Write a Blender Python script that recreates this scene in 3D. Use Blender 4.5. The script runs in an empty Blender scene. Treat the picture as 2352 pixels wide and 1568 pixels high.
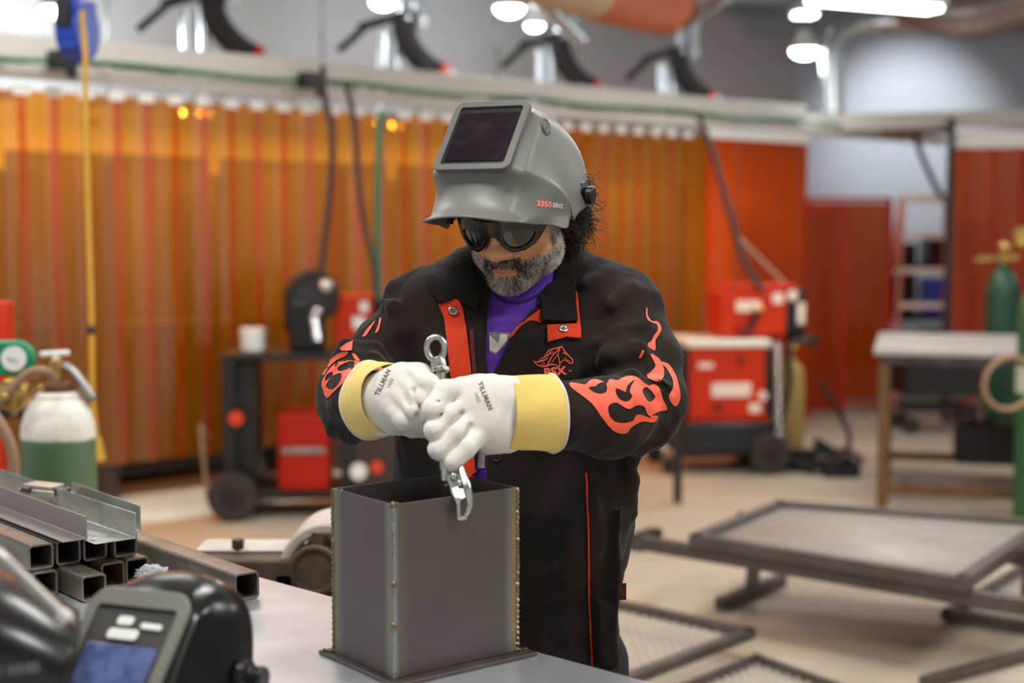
import bpy, bmesh, math, random
import numpy as np
from mathutils import Vector, Matrix, Euler, noise
from mathutils.bvhtree import BVHTree
from mathutils.geometry import delaunay_2d_cdt

random.seed(7); np.random.seed(7)
SC = bpy.context.scene
COL = SC.collection
R = math.radians
FPX = 3267.0
EYE = Vector((0, 0, 1.55))
PITCH = math.atan(244 / FPX)
CP, SP = math.cos(PITCH), math.sin(PITCH)

# ---------------------------------------------------------------- measuring the photograph
def ray(px, py):
    a = (px - 1176) / FPX; b = (784 - py) / FPX
    return Vector((a, CP + b * SP, -SP + b * CP))
def P(px, py, Y):
    r = ray(px, py); return EYE + r * (Y / r.y)
def G(px, py, z=0.0):
    r = ray(px, py); return EYE + r * ((z - EYE.z) / r.z)

# ---------------------------------------------------------------- objects
def tag(o, label=None, cat=None, group=None, kind=None):
    if label: o['label'] = label
    if cat: o['category'] = cat
    if group: o['group'] = group
    if kind: o['kind'] = kind
    return o
def thing(name, label, cat, loc=(0, 0, 0), rz=0.0, group=None, rot=None):
    o = bpy.data.objects.new(name, None); COL.objects.link(o)
    o.location = loc
    o.rotation_euler = rot if rot is not None else (0, 0, rz)
    o.empty_display_size = 0.1
    return tag(o, label, cat, group)
def link(name, me, mat=None, parent=None, smooth=False):
    o = bpy.data.objects.new(name, me); COL.objects.link(o)
    if mat is not None: me.materials.append(mat)
    if parent is not None: o.parent = parent
    if smooth:
        for p in me.polygons: p.use_smooth = True
    return o
def autosmooth(me, ang=35):
    bm = bmesh.new(); bm.from_mesh(me)
    for f in bm.faces: f.smooth = True
    for e in bm.edges:
        e.smooth = len(e.link_faces) != 2 or e.calc_face_angle(0) < R(ang)
    bm.to_mesh(me); bm.free()
def copy_tree(o, parent=None):
    c = o.copy(); COL.objects.link(c)
    if parent is not None: c.parent = parent
    for ch in [x for x in SC.objects if x.parent == o and x != c]:
        copy_tree(ch, c)
    return c

class MB:
    def __init__(s): s.bm = bmesh.new()
    def box(s, c, d, rz=0.0, M=None):
        m = Matrix.Translation(c) @ (M.to_4x4() if M is not None else Matrix.Rotation(rz, 4, 'Z')) @ Matrix.Diagonal((d[0], d[1], d[2], 1))
        bmesh.ops.create_cube(s.bm, size=1, matrix=m); return s
    def span(s, a, b):
        a = Vector(a); b = Vector(b)
        return s.box((a + b) / 2, [abs(b[i] - a[i]) for i in range(3)])
    def bar(s, a, b, w, h, up=(0, 0, 1)):
        a = Vector(a); b = Vector(b); d = (b - a); L = d.length; d.normalize()
        u = Vector(up)
        if abs(d.dot(u)) > .98: u = Vector((0, 1, 0))
        x = d.cross(u).normalized(); z = x.cross(d).normalized()
        M = Matrix((x, d, z)).transposed()
        return s.box((a + b) / 2, (w, L, h), M=M)
    def cyl(s, a, b, r, r2=None, n=24, caps=True):
        a = Vector(a); b = Vector(b); d = b - a
        q = d.to_track_quat('Z', 'Y').to_matrix().to_4x4()
        bmesh.ops.create_cone(s.bm, cap_ends=caps, segments=n, radius1=r, radius2=r if r2 is None else r2, depth=d.length,
                              matrix=Matrix.Translation((a + b) / 2) @ q); return s
    def ball(s, c, r, n=16, sc=(1, 1, 1)):
        bmesh.ops.create_uvsphere(s.bm, u_segments=n, v_segments=max(6, n * 2 // 3), radius=r,
                                  matrix=Matrix.Translation(c) @ Matrix.Diagonal((sc[0], sc[1], sc[2], 1))); return s
    def torus(s, c, R1, r, axis=(0, 0, 1), n=32, k=10, a0=0, a1=2 * math.pi, sy=1.0):
        q = Vector(axis).to_track_quat('Z', 'Y')
        pts = []
        full = abs(a1 - a0 - 2 * math.pi) < 1e-6
        for i in range(n + (0 if full else 1)):
            a = a0 + (a1 - a0) * i / n
            pts.append(Vector(c) + q @ Vector((R1 * math.cos(a), R1 * sy * math.sin(a), 0)))
        return s.tube(pts, r, k, closed=full)
    def tube(s, pts, r, n=10, closed=False, smooth=0, caps=True):
        pts = [Vector(p) for p in pts]
        if smooth: pts = spline(pts, smooth)
        rs = r if isinstance(r, (list, tuple)) else [r] * len(pts)
        if len(rs) != len(pts):
            rs = [rs[int(round(i * (len(rs) - 1) / (len(pts) - 1)))] if False else float(np.interp(i / (len(pts) - 1), np.linspace(0, 1, len(rs)), rs)) for i in range(len(pts))]
        m = len(pts); rings = []; nrm = None
        for i in range(m):
            if closed: t = pts[(i + 1) % m] - pts[i - 1]
            else: t = pts[min(i + 1, m - 1)] - pts[max(i - 1, 0)]
            t.normalize()
            if nrm is None:
                nrm = t.orthogonal().normalized()
            else:
                nrm = (nrm - t * nrm.dot(t)).normalized()
            b = t.cross(nrm)
            rings.append([s.bm.verts.new(pts[i] + (nrm * math.cos(2 * math.pi * j / n) + b * math.sin(2 * math.pi * j / n)) * rs[i]) for j in range(n)])
        last = m if closed else m - 1
        for i in range(last):
            A = rings[i]; B = rings[(i + 1) % m]
            off = 0
            if closed and i == m - 1:
                off = min(range(n), key=lambda o: (A[0].co - B[o].co).length)
            for j in range(n):
                s.bm.faces.new((A[j], A[(j + 1) % n], B[(j + 1 + off) % n], B[(j + off) % n]))
        if caps and not closed:
            s.bm.faces.new(rings[0][::-1]); s.bm.faces.new(rings[-1])
        return s
    def lathe(s, prof, c=(0, 0, 0), axis=(0, 0, 1), n=32):
        q = Vector(axis).to_track_quat('Z', 'Y'); c = Vector(c); rings = []
        for (r, z) in prof:
            rings.append([s.bm.verts.new(c + q @ Vector((max(r, 1e-4) * math.cos(2 * math.pi * j / n), max(r, 1e-4) * math.sin(2 * math.pi * j / n), z))) for j in range(n)])
        for i in range(len(rings) - 1):
            for j in range(n):
                s.bm.faces.new((rings[i][j], rings[i][(j + 1) % n], rings[i + 1][(j + 1) % n], rings[i + 1][j]))
        s.bm.faces.new(rings[0][::-1]); s.bm.faces.new(rings[-1]); return s
    def prism(s, poly, t0, t1, M=None):
        """poly in XZ, extruded along Y from t0 to t1"""
        M = M or Matrix.Identity(4)
        a = [s.bm.verts.new(M @ Vector((p[0], t0, p[1]))) for p in poly]
        b = [s.bm.verts.new(M @ Vector((p[0], t1, p[1]))) for p in poly]
        s.bm.faces.new(a); s.bm.faces.new(b[::-1]); n = len(poly)
        for i in range(n): s.bm.faces.new((a[i], b[i], b[(i + 1) % n], a[(i + 1) % n]))
        return s
    def sqtube(s, u0, u1, w, t, M):
        """hollow square tube along local Y from u0 to u1, outer w, wall t, centred"""
        def loop(h, y, c):
            pts = []
            for (sx, sz) in ((1, 1), (-1, 1), (-1, -1), (1, -1)):
                for k in range(4):
                    a = math.atan2(sz, sx) - math.pi / 4 + (k / 3) * math.pi / 2
                    pts.append(M @ Vector((sx * (h - c) + c * math.cos(a), y, sz * (h - c) + c * math.sin(a))))
            return [s.bm.verts.new(p) for p in pts]
        h = w / 2
        o0, o1, i0, i1 = loop(h, u0, w * .16), loop(h, u1, w * .16), loop(h - t, u0, w * .08), loop(h - t, u1, w * .08)
        n = 16
        for j in range(n):
            k = (j + 1) % n
            s.bm.faces.new((o0[j], o0[k], o1[k], o1[j])); s.bm.faces.new((i0[j], i1[j], i1[k], i0[k]))
            s.bm.faces.new((o0[j], i0[j], i0[k], o0[k])); s.bm.faces.new((o1[j], o1[k], i1[k], i1[j]))
        return s
    def build(s, name, mat, parent=None, bevel=0.0, ang=35, seg=2, loc=None):
        bmesh.ops.recalc_face_normals(s.bm, faces=s.bm.faces)
        me = bpy.data.meshes.new(name); s.bm.to_mesh(me); s.bm.free()
        autosmooth(me, ang)
        o = link(name, me, mat, parent)
        if bevel:
            m = o.modifiers.new('bevel', 'BEVEL'); m.width = bevel; m.segments = seg; m.limit_method = 'ANGLE'; m.angle_limit = R(40)
        if loc is not None: o.location = loc
        return o

def spline(pts, k):
    out = []; n = len(pts)
    for i in range(n - 1):
        p0 = pts[max(i - 1, 0)]; p1 = pts[i]; p2 = pts[i + 1]; p3 = pts[min(i + 2, n - 1)]
        for j in range(k):
            t = j / k
            out.append(.5 * ((2 * p1) + (p2 - p0) * t + (2 * p0 - 5 * p1 + 4 * p2 - p3) * t * t + (3 * p1 - p0 - 3 * p2 + p3) * t ** 3))
    out.append(pts[-1]); return out

# ---------------------------------------------------------------- materials
def srgb(r, g, b):
    f = lambda c: ((c / 255 + .055) / 1.055) ** 2.4 if c / 255 > .04045 else c / 255 / 12.92
    return (f(r), f(g), f(b), 1)
class NT:
    def __init__(s, name):
        s.m = bpy.data.materials.new(name); s.m.use_nodes = True
        s.t = s.m.node_tree; s.n = s.t.nodes; s.l = s.t.links
        s.p = s.n['Principled BSDF']; s.out = s.n['Material Output']
    def add(s, typ, **kw):
        x = s.n.new(typ)
        for k, v in kw.items():
            if k in x.inputs: x.inputs[k].default_value = v
            else: setattr(x, k, v)
        return x
    def co(s): 
        if not hasattr(s, '_co'): s._co = s.add('ShaderNodeTexCoord')
        return s._co.outputs['Object']
    def noise(s, scale, detail=4, rough=.6, stretch=None):
        nz = s.add('ShaderNodeTexNoise'); nz.inputs['Scale'].default_value = scale; nz.inputs['Detail'].default_value = detail; nz.inputs['Roughness'].default_value = rough
        if stretch:
            mp = s.add('ShaderNodeMapping'); mp.inputs['Scale'].default_value = stretch
            s.l.new(s.co(), mp.inputs[0]); s.l.new(mp.outputs[0], nz.inputs[0])
        else: s.l.new(s.co(), nz.inputs[0])
        return nz.outputs['Fac']
    def ramp(s, fac, stops):
        r = s.add('ShaderNodeValToRGB'); e = r.color_ramp.elements
        while len(e) < len(stops): e.new(.5)
        for i, (p, c) in enumerate(stops): e[i].position = p; e[i].color = c
        s.l.new(fac, r.inputs[0]); return r.outputs[0]
    def bump(s, h, strength=.2, dist=.002):
        b = s.add('ShaderNodeBump'); b.inputs['Strength'].default_value = strength; b.inputs['Distance'].default_value = dist
        s.l.new(h, b.inputs['Height'])
        if s.p.inputs['Normal'].is_linked: s.l.new(s.p.inputs['Normal'].links[0].from_socket, b.inputs['Normal'])
        s.l.new(b.outputs[0], s.p.inputs['Normal'])
def mul(c, k): return (c[0] * k, c[1] * k, c[2] * k, 1)
def mat(name, col, rough=.5, metal=0.0, var=.15, vscale=8, bump=0.0, bscale=200, spec=.5, sheen=0, coat=0, col2=None, stretch=None, rvar=0):
    t = NT(name); col = srgb(*col)
    n = t.noise(vscale, stretch=stretch)
    c2 = srgb(*col2) if col2 else mul(col, 1 + var)
    c1 = col if col2 else mul(col, 1 - var)
    t.l.new(t.ramp(n, [(.3, c1), (.7, c2)]), t.p.inputs['Base Color'])
    t.p.inputs['Roughness'].default_value = rough; t.p.inputs['Metallic'].default_value = metal
    t.p.inputs['Specular IOR Level'].default_value = spec
    if rvar:
        v = (max(rough - rvar, 0.02),) * 3 + (1,); w = (min(rough + rvar, 1),) * 3 + (1,)
        t.l.new(t.ramp(t.noise(vscale * 2.3, stretch=stretch), [(.35, v), (.65, w)]), t.p.inputs['Roughness'])
    if sheen: t.p.inputs['Sheen Weight'].default_value = sheen; t.p.inputs['Sheen Roughness'].default_value = .5
    if coat: t.p.inputs['Coat Weight'].default_value = coat
    if bump: t.bump(t.noise(bscale, 3, stretch=stretch), bump)
    return t.m
def emit(name, col, k):
    t = NT(name); e = t.add('ShaderNodeEmission'); e.inputs[0].default_value = srgb(*col); e.inputs[1].default_value = k
    t.l.new(e.outputs[0], t.out.inputs[0]); return t.m

M = {}
M['black_metal'] = mat('black painted steel', (22, 21, 21), .45, 0, .3)
M['black_plastic'] = mat('black plastic', (14, 14, 15), .35, 0, .2)
M['black_rubber'] = mat('black rubber', (26, 24, 23), .8, 0, .2, bump=.2)
M['grey_tyre'] = mat('worn grey tyre', (52, 47, 43), .85, 0, .2)
M['red_paint'] = mat('red enamel', (196, 46, 10), .55, 0, .08, 3, spec=.25)
M['dark_red'] = mat('dark red enamel', (168, 26, 6), .55, 0, .1, 3, spec=.25)
M['chrome'] = mat('chrome', (225, 225, 225), .18, 1, .05)
M['brushed'] = mat('brushed steel', (160, 158, 155), .38, 1, .2, 6, stretch=(1, 12, 1))
M['cream'] = mat('cream paint', (228, 220, 205), .5, 0, .05)
M['beam'] = mat('beige powder coat', (205, 200, 190), .5, 0, .05, 2)
M['white_plastic'] = mat('white plastic', (232, 230, 224), .45, 0, .03)
M['green_paint'] = mat('green cylinder paint', (30, 92, 52), .45, 0, .15, 4)
M['brass'] = mat('brass', (196, 160, 92), .35, .9, .15, 20)
M['steel_dark'] = mat('mill steel', (88, 82, 78), .42, .75, .3, 5, bump=.06, bscale=60, rvar=.12)
M['blue_plastic'] = mat('blue plastic', (28, 66, 170), .4, 0, .06)
M['yellow_hose'] = mat('yellow hose rubber', (208, 160, 52), .55, 0, .1)
M['green_hose'] = mat('green hose rubber', (62, 112, 84), .6, 0, .1)
M['dark_cable'] = mat('dark cable rubber', (58, 46, 42), .7, 0, .15)
M['tan_hose'] = mat('tan hose rubber', (150, 118, 92), .6, 0, .1)
M['rust_frame'] = mat('weathered brown steel', (92, 66, 44), .6, .3, .3, 12, col2=(120, 86, 52))
M['silver_pipe'] = mat('galvanised pipe', (200, 206, 208), .3, .85, .08, 10)
M['flex_hose'] = mat('black flexible duct', (44, 42, 44), .6, 0, .2)
M['orange_ring'] = mat('orange ring', (214, 62, 28), .5, 0, .05)
# ================================================================ SETTING
CD = Vector((.762, .647, 0)); CN = Vector((-.647, .762, 0))       # along the booth row, and into the booths
C0 = Vector((-2.2, 7.6, 0)); CANG = math.atan2(.647, .762)
def CL(s, d=0.0, z=0.0): return C0 + CD * s + CN * d + Vector((0, 0, z))
CEIL = 3.75

t = NT('sealed concrete floor')
n1 = t.noise(1.1, 5); n2 = t.noise(14, 4)
t.l.new(t.ramp(n1, [(.3, srgb(172, 158, 136)), (.7, srgb(198, 186, 166))]), t.p.inputs['Base Color'])
t.l.new(t.ramp(n2, [(.3, (.32,) * 3 + (1,)), (.7, (.5,) * 3 + (1,))]), t.p.inputs['Roughness'])
t.bump(n2, .05, .003)
M['floor'] = t.m
M['wall'] = mat('blue grey wall paint', (188, 197, 206), .6, 0, .04, .8)
M['wall_white'] = mat('pale wall paint', (196, 197, 196), .6, 0, .03, .8)
M['ceiling'] = mat('grey ceiling deck', (148, 155, 162), .7, 0, .06, .7)

def quad(name, pts, m, kind='structure', thick=.1):
    bm = MB(); a = [bm.bm.verts.new(p) for p in pts]; bm.bm.faces.new(a)
    o = bm.build(name, m)
    s = o.modifiers.new('t', 'SOLIDIFY'); s.thickness = thick; s.offset = -1 if True else 1
    tag(o, kind=kind); return o
fl = MB().box((3, 7, -.05), (22, 22, .1)).build('floor', M['floor']); tag(fl, kind='structure')
ce = MB().box((3, 8, CEIL + .05), (22, 20, .1)).build('ceiling', M['ceiling']); tag(ce, kind='structure')
w = MB().box((6.6, 15.1, CEIL / 2), (9.0, .2, CEIL)).build('wall_back', M['wall']); tag(w, kind='structure')
wl = MB()
c = CL(3.0, 2.3 + .1, CEIL / 2); wl.box(c, (16, .2, CEIL), CANG)
wl = wl.build('wall_left', M['wall_white']); tag(wl, kind='structure')
wr = MB().box((11.1, 8, CEIL / 2), (.2, 14, CEIL)).build('wall_right', M['wall']); tag(wr, kind='structure')
# ceiling joists
for i in range(6):
    tag(MB().box((3 + 0, 4.5 + i * 2.0, CEIL - .09), (20, .09, .18)).build('trim_%d' % (i + 1), M['ceiling']), kind='structure')

# ---------------------------------------------------------------- curtains
def pvc(name, col, tcol, mixT=.42, gl=.06):
    t = NT(name); L = t.l
    tr = t.add('ShaderNodeBsdfTransparent'); tr.inputs[0].default_value = srgb(*tcol)
    tl = t.add('ShaderNodeBsdfTranslucent'); tl.inputs[0].default_value = srgb(*col)
    df = t.add('ShaderNodeBsdfDiffuse'); df.inputs[0].default_value = mul(srgb(*col), .85)
    gz = t.add('ShaderNodeBsdfGlossy'); gz.inputs['Roughness'].default_value = .16; gz.inputs[0].default_value = (1, 1, 1, 1)
    m1 = t.add('ShaderNodeMixShader'); m1.inputs[0].default_value = .3; L.new(tl.outputs[0], m1.inputs[1]); L.new(df.outputs[0], m1.inputs[2])
    m2 = t.add('ShaderNodeMixShader'); m2.inputs[0].default_value = mixT; L.new(m1.outputs[0], m2.inputs[1]); L.new(tr.outputs[0], m2.inputs[2])
    m3 = t.add('ShaderNodeMixShader'); m3.inputs[0].default_value = gl; L.new(m2.outputs[0], m3.inputs[1]); L.new(gz.outputs[0], m3.inputs[2])
    L.new(m3.outputs[0], t.out.inputs[0]); return t.m
M['amber'] = pvc('amber pvc', (206, 118, 18), (240, 160, 48), .74)
M['amber_red'] = pvc('orange red pvc', (222, 82, 14), (240, 110, 20), .14, .03)
M['screen_red'] = pvc('red orange welding screen', (206, 84, 4), (236, 110, 8), .12, .02)

def strip_mesh(w, h, seed, bow=.018):
    bm = bmesh.new(); nx, nz = 10, 14; vs = []
    rr = random.Random(seed)
    ph = rr.uniform(0, 6); am = rr.uniform(.004, .012)
    for j in range(nz + 1):
        z = -h * j / nz; row = []
        for i in range(nx + 1):
            u = i / nx - .5
            y = bow * (math.cos(u * math.pi) - .5) + am * math.sin(ph + j * .55 + u * 2) * (j / nz) + .004 * math.sin(u * 9 + ph)
            row.append(bm.verts.new((u * w, y, z)))
        vs.append(row)
    for j in range(nz):
        for i in range(nx): bm.faces.new((vs[j][i], vs[j][i + 1], vs[j + 1][i + 1], vs[j + 1][i]))
    me = bpy.data.meshes.new('strip'); bm.to_mesh(me); bm.free(); return me
SM = [strip_mesh(.215, 1.98, k) for k in range(6)]
for me in SM: me.materials.append(M['amber'])
TAB = bpy.data.meshes.new('hanger_tab'); bm = bmesh.new(); bmesh.ops.create_cube(bm, size=1, matrix=Matrix.Diagonal((.085, .012, .05, 1))); bm.to_mesh(TAB); bm.free(); TAB.materials.append(M['white_plastic'])
where = ['first booth at the far left of the row', 'second booth, behind the black wire feeder', 'third booth, behind the person', 'last amber booth beside the red curtain']
k = 0; s = -1.35
for b in range(4):
    n = 9
    th = thing('strip_curtain', 'amber strip curtain in front of the ' + where[b], 'curtain', CL(s, 0, 2.29), CANG, 'amber strip curtains of the booths')
    for i in range(n):
        o = link('strip', SM[(k * 5 + i * 3) % 6], None, th, True)
        o.location = (i * .172, .012 * (i % 2), 0); k += 1
    for i in range(n):
        o = link('hanger_tab', TAB, None, th); o.location = (i * .172 - .086, -.004, 0)
    s += n * .172
END = s                                                              # about 4.84
# red end curtain (solid sheet with soft folds)
def sheet(w, h, waves, amp, nx=60, nz=10, seed=0):
    bm = bmesh.new(); vs = []; rr = random.Random(seed); p = [rr.uniform(0, 6) for _ in range(3)]
    for j in range(nz + 1):
        row = []
        for i in range(nx + 1):
            u = i / nx
            y = amp * math.sin(u * waves * 6.283 + p[0]) + amp * .5 * math.sin(u * waves * 2.3 * 6.283 + p[1] + j * .1) + .01 * math.sin(j * .5 + p[2])
            row.append(bm.verts.new((u * w, y, -h * j / nz)))
        vs.append(row)
    for j in range(nz):
        for i in range(nx): bm.faces.new((vs[j][i], vs[j][i + 1], vs[j + 1][i + 1], vs[j + 1][i]))
    me = bpy.data.meshes.new('sheet'); bm.to_mesh(me); bm.free(); return me
RS = 4.72
th = thing('welding_curtain', 'bright orange red welding curtain with white hem at the end of the booth row', 'curtain', CL(RS, -.06, 2.30), CANG)
link('sheet', sheet(1.2, 2.0, 5, .012, seed=2), M['amber_red'], th, True).location = (0, 0, -.03)
MB().box((.6, 0, .005), (1.22, .03, .07)).build('hem', M['white_plastic'], th, .004)
a = P(2190, 330, 11.7); b = P(2352, 330, 11.5)
th = thing('welding_curtain', 'dark red orange curtain with a wide white hem at the right edge', 'curtain', (a.x, 11.75, 2.33), -.1)
link('sheet', sheet(2.2, 1.95, 9, .03, seed=5), M['amber_red'], th, True).location = (0, 0, -.07)
MB().box((1.1, 0, .0), (2.2, .05, .14)).build('hem', M['white_plastic'], th, .004)
tag(MB().bar((a.x - .02, 11.7, .0), (a.x - .02, 11.7, 2.5), .05, .05).build('curtain_post', M['black_metal'], None, .003), 'slim dark post at the left edge of the far right red curtain', 'post')
# rails and header beam of the booth row
tag(MB().bar(CL(-1.6, .0, 2.385), CL(7.9, .0, 2.385), .07, .07).build('curtain_rail', M['beam'], None, .004), 'pale curtain rail along the top of the amber strip curtains', 'rail')
hb = thing('header_beam', 'long beige cable tray beam running above the whole booth row', 'beam', (0, 0, 0))
MB().bar(CL(-2.2, .02, 2.505), CL(5.9, .02, 2.505), .16, .125).build('beam', M['beam'], hb, .006)
for i in range(9): MB().box(CL(-1.2 + i * .8, .0, 2.43), (.05, .05, .05), CANG).build('bracket', M['beam'], hb)
for i in range(26):
    if i % 7 in (0, 1, 2): continue
    MB().box(CL(-1.6 + i * .27, -.085, 2.425), (.06, .02, .03), CANG).build('clip', M['white_plastic'], hb)
pts = [CL(-1.5 + i * .5, -.10 + .012 * math.sin(i * 1.7), 2.438 + .012 * math.sin(i * 2.3)) for i in range(17)]
tag(MB().tube(pts, .014, 8, smooth=4).build('air_line', M['green_hose']), 'green air line running along the underside of the beige beam', 'hose')
# cross rail to the right
tag(MB().bar(P(1835, 300, 12.2), P(2190, 298, 12.0), .06, .07).build('cross_rail', M['rust_frame'], None, .003), 'brown grey horizontal rail spanning the gap between the two red curtains', 'rail')
bx = P(1860, 262, 11.4)
tag(MB().bar(P(1830, 285, 11.6), P(2352, 270, 11.9), .12, .13).build('overhead_tray', M['beam'], None, .004), 'pale overhead tray above the far right red curtain', 'tray')
# junction boxes on the beam
for px, py, lab in ((690, 175, 'small black junction box on the beige beam, above the dark hanging cables'), (130, 150, 'dark junction box on the beige beam behind the blue hose reel')):
    s_ = ((px - 1176) / FPX); ss = (-2.2 - s_ * 7.6) / (s_ * .647 - .762)
    c = CL(ss, -.14, 2.44)
    tag(MB().box(c, (.13, .1, .09), CANG).cyl(c + Vector((.06, -.04, -.05)), c + Vector((.06, -.04, -.1)), .03).build('junction_box', M['black_plastic'], None, .006), lab, 'box')
# partitions inside the booths
M['partition'] = mat('dark booth partition', (64, 56, 50), .6, 0, .2, 2)
for i in range(5):
    tag(MB().box(CL(-1.35 + i * 1.55, 1.1, 1.0), (.05, 1.6, 1.9), CANG).build('booth_partition', M['partition'], None, .004),
        ['dark side panel seen through the amber curtain at the far left', 'dark side panel behind the left half of the amber curtains', 'dark side panel behind the curtain left of the person', 'dark side panel hidden mostly behind the person', 'dark end panel beside the orange red curtain'][i], 'partition', 'booth side panels')
for i in range(4):
    th = thing('booth_bench', ['dark steel bench inside the far left booth, its feet seen under the amber curtain', 'dark steel bench inside the second booth, above the curtain gap', 'dark steel bench in the booth behind the person', 'dark steel bench in the last amber booth'][i], 'bench', CL(-.575 + i * 1.55, 1.2, 0), CANG, 'benches inside the booths')
    MB().box((0, 0, .98), (1.3, .7, .06)).build('bench_top', M['black_metal'], th, .004)
    MB().box((0, .33, 1.16), (1.3, .03, .3)).build('back_panel', M['partition'], th)
    for sx in (-.6, .6):
        for sy in (-.3, .3): MB().box((sx, sy, .475), (.06, .06, .95)).build('leg', M['black_metal'], th)
    MB().box((0, 0, .5), (1.1, .5, .8)).build('drawer_unit', M['black_metal'], th, .005)
    MB().box((0, .75, 1.05), (1.45, .04, 2.1)).build('booth_back_board', M['partition'], th)

for i in range(4):  # unseen backlights added behind the curtains to brighten their tops
    c = CL(-.575 + i * 1.55, 1.1, 2.34); th = thing('added_booth_light', 'added backlight tube inside the ' + ['far left', 'second', 'third', 'last'][i] + ' booth, glowing through the amber curtain', 'lamp', c, CANG, 'added backlights inside the booths')
    MB().box((0, 0, .03), (1.1, .12, .05)).box((0, 1.2 - .04, .03), (.03, .05, .03)).build('housing', M['white_plastic'], th)
    for sx in (-.4, .4): MB().cyl((sx, 0, .05), (sx, 0, CEIL - 2.34), .006, n=6).build('hanging_rod', M['black_metal'], th)
    la = bpy.data.lights.new('added_booth_lamp', 'AREA'); la.shape = 'RECTANGLE'; la.size = 1.05; la.size_y = .1; la.energy = 40; la.color = (1, .97, .92)
    lo = bpy.data.objects.new('added_booth_lamp', la); COL.objects.link(lo); lo.parent = th; lo.location = (0, 0, -.005)
# ---------------------------------------------------------------- fume arms
def fume_arm():
    th = thing('fume_arm', '', 'extractor', (0, 0, 0))
    MB().cyl((0, 0, 2.3), (0, 0, 2.95), .042).build('support_pipe', M['silver_pipe'], th)
    MB().cyl((.11, .05, 2.3), (.11, .05, 2.98), .035).build('support_pipe', M['silver_pipe'], th)
    MB().bar((-.16, 0, 2.98), (.22, 0, 3.1), .07, .06).bar((-.3, .02, 2.82), (-.1, .02, 3.0), .05, .05).build('bracket', M['black_metal'], th, .006)
    MB().cyl((.16, -.03, 3.0), (.16, -.03, 3.32), .045).ball((.16, -.03, 3.06), .055).build('duct_pipe', M['silver_pipe'], th)
    MB().cyl((.27, -.03, 3.0), (.27, -.03, 3.32), .045).ball((.27, -.03, 3.06), .055).build('duct_pipe', M['silver_pipe'], th)
    pts = spline([Vector(p) for p in ((.15, 0, 3.1), (.165, 0, 2.95), (.235, 0, 2.82), (.35, 0, 2.72), (.41, 0, 2.69))], 10)
    rs = [.078 + .006 * (i % 2) for i in range(len(pts))]
    MB().tube(pts, rs, 20).build('flexible_hose', M['flex_hose'], th)
    MB().cyl((.40, 0, 2.695), (.45, 0, 2.67), .082).build('ring', M['orange_ring'], th)
    MB().cyl((.45, 0, 2.67), (.72, 0, 2.46), .075, .09).build('nozzle', M['white_plastic'], th)
    return th
f0 = fume_arm()
arms = [(-.4, 'far left fume arm'), (1.06, 'x'), (2.55, 'x'), (4.02, 'x'), (5.35, 'x')]
al = [None, 'leftmost fume extraction arm with a dark hanging hose, above the left amber curtain', 'fume extraction arm with black hose and orange ring, left above the worn helmet',
      'fume extraction arm whose black hose ends right above the worn grey helmet', 'rightmost fume extraction arm, beside the pale elbow pipe']
for i in range(1, 5):
    o = f0 if i == 1 else copy_tree(f0)
    s_ = arms[i][0]; c = CL(s_, 1.0, 0)
    o.location = (c.x, c.y, 0.0); o.rotation_euler = (0, 0, CANG * .5); tag(o, al[i], 'extractor', 'fume arms above the booths')

# ---------------------------------------------------------------- ducts and pipes at the ceiling
M['duct_tan'] = mat('tan wrapped duct', (196, 178, 150), .5, .2, .1, 2)
M['duct_wrap'] = mat('orange brown duct wrap', (186, 92, 62), .5, .1, .2, 4, col2=(206, 130, 100))
M['duct_silver'] = mat('spiral duct', (176, 172, 168), .3, .8, .1, 3, stretch=(1, 1, 8))
th = thing('ceiling_duct', 'large round ceiling duct with orange brown bands at the top centre', 'duct')
a = P(1290, -62, 8.4); b = P(1545, -8, 8.9); d = (b - a)
MB().cyl(a - d * .35, a + d * .3, .2, .23, 32).build('duct_body', M['duct_tan'], th)
MB().cyl(a + d * .3, a + d * .98, .24, .24, 32).build('band', M['duct_wrap'], th)
MB().cyl(a + d * .98, b + d * .35 + Vector((0, 0, .2)), .22, .23, 32).build('duct_end', M['duct_silver'], th)
th = thing('ceiling_pipe', 'pale diagonal pipe crossing below the banded ceiling duct', 'pipe')
MB().cyl(P(1195, -40, 8.6), P(1330, 90, 9.6), .05).build('pipe_run', M['silver_pipe'], th)
th = thing('elbow_pipe', 'pale vertical pipe with a wide elbow, right of the round glowing lamp', 'pipe')
MB().tube([P(1912, 262, 11.2), P(1912, 190, 11.2), P(1913, 120, 11.2), P(1935, 75, 11.2), P(1985, 55, 11.2), P(2080, 48, 11.0), P(2400, 20, 10.2)], .085, 20, smooth=6).build('pipe_run', M['silver_pipe'], th)
MB().cyl(P(1912, 128, 11.2), P(1912, 140, 11.2), .1).build('collar', M['silver_pipe'], th)
th = thing('ceiling_duct', 'dark reflective sagging duct at the top right corner', 'duct')
MB().tube([P(2010, -20, 9.9), P(2110, 15, 9.7), P(2230, 30, 9.5), P(2352, 0, 9.3), P(2500, -40, 9.1)], [.10, .15, .17, .17, .16], 24, smooth=5).build('duct_body', mat('dark duct', (128, 116, 112), .35, .5, .2, 3), th)

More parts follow.
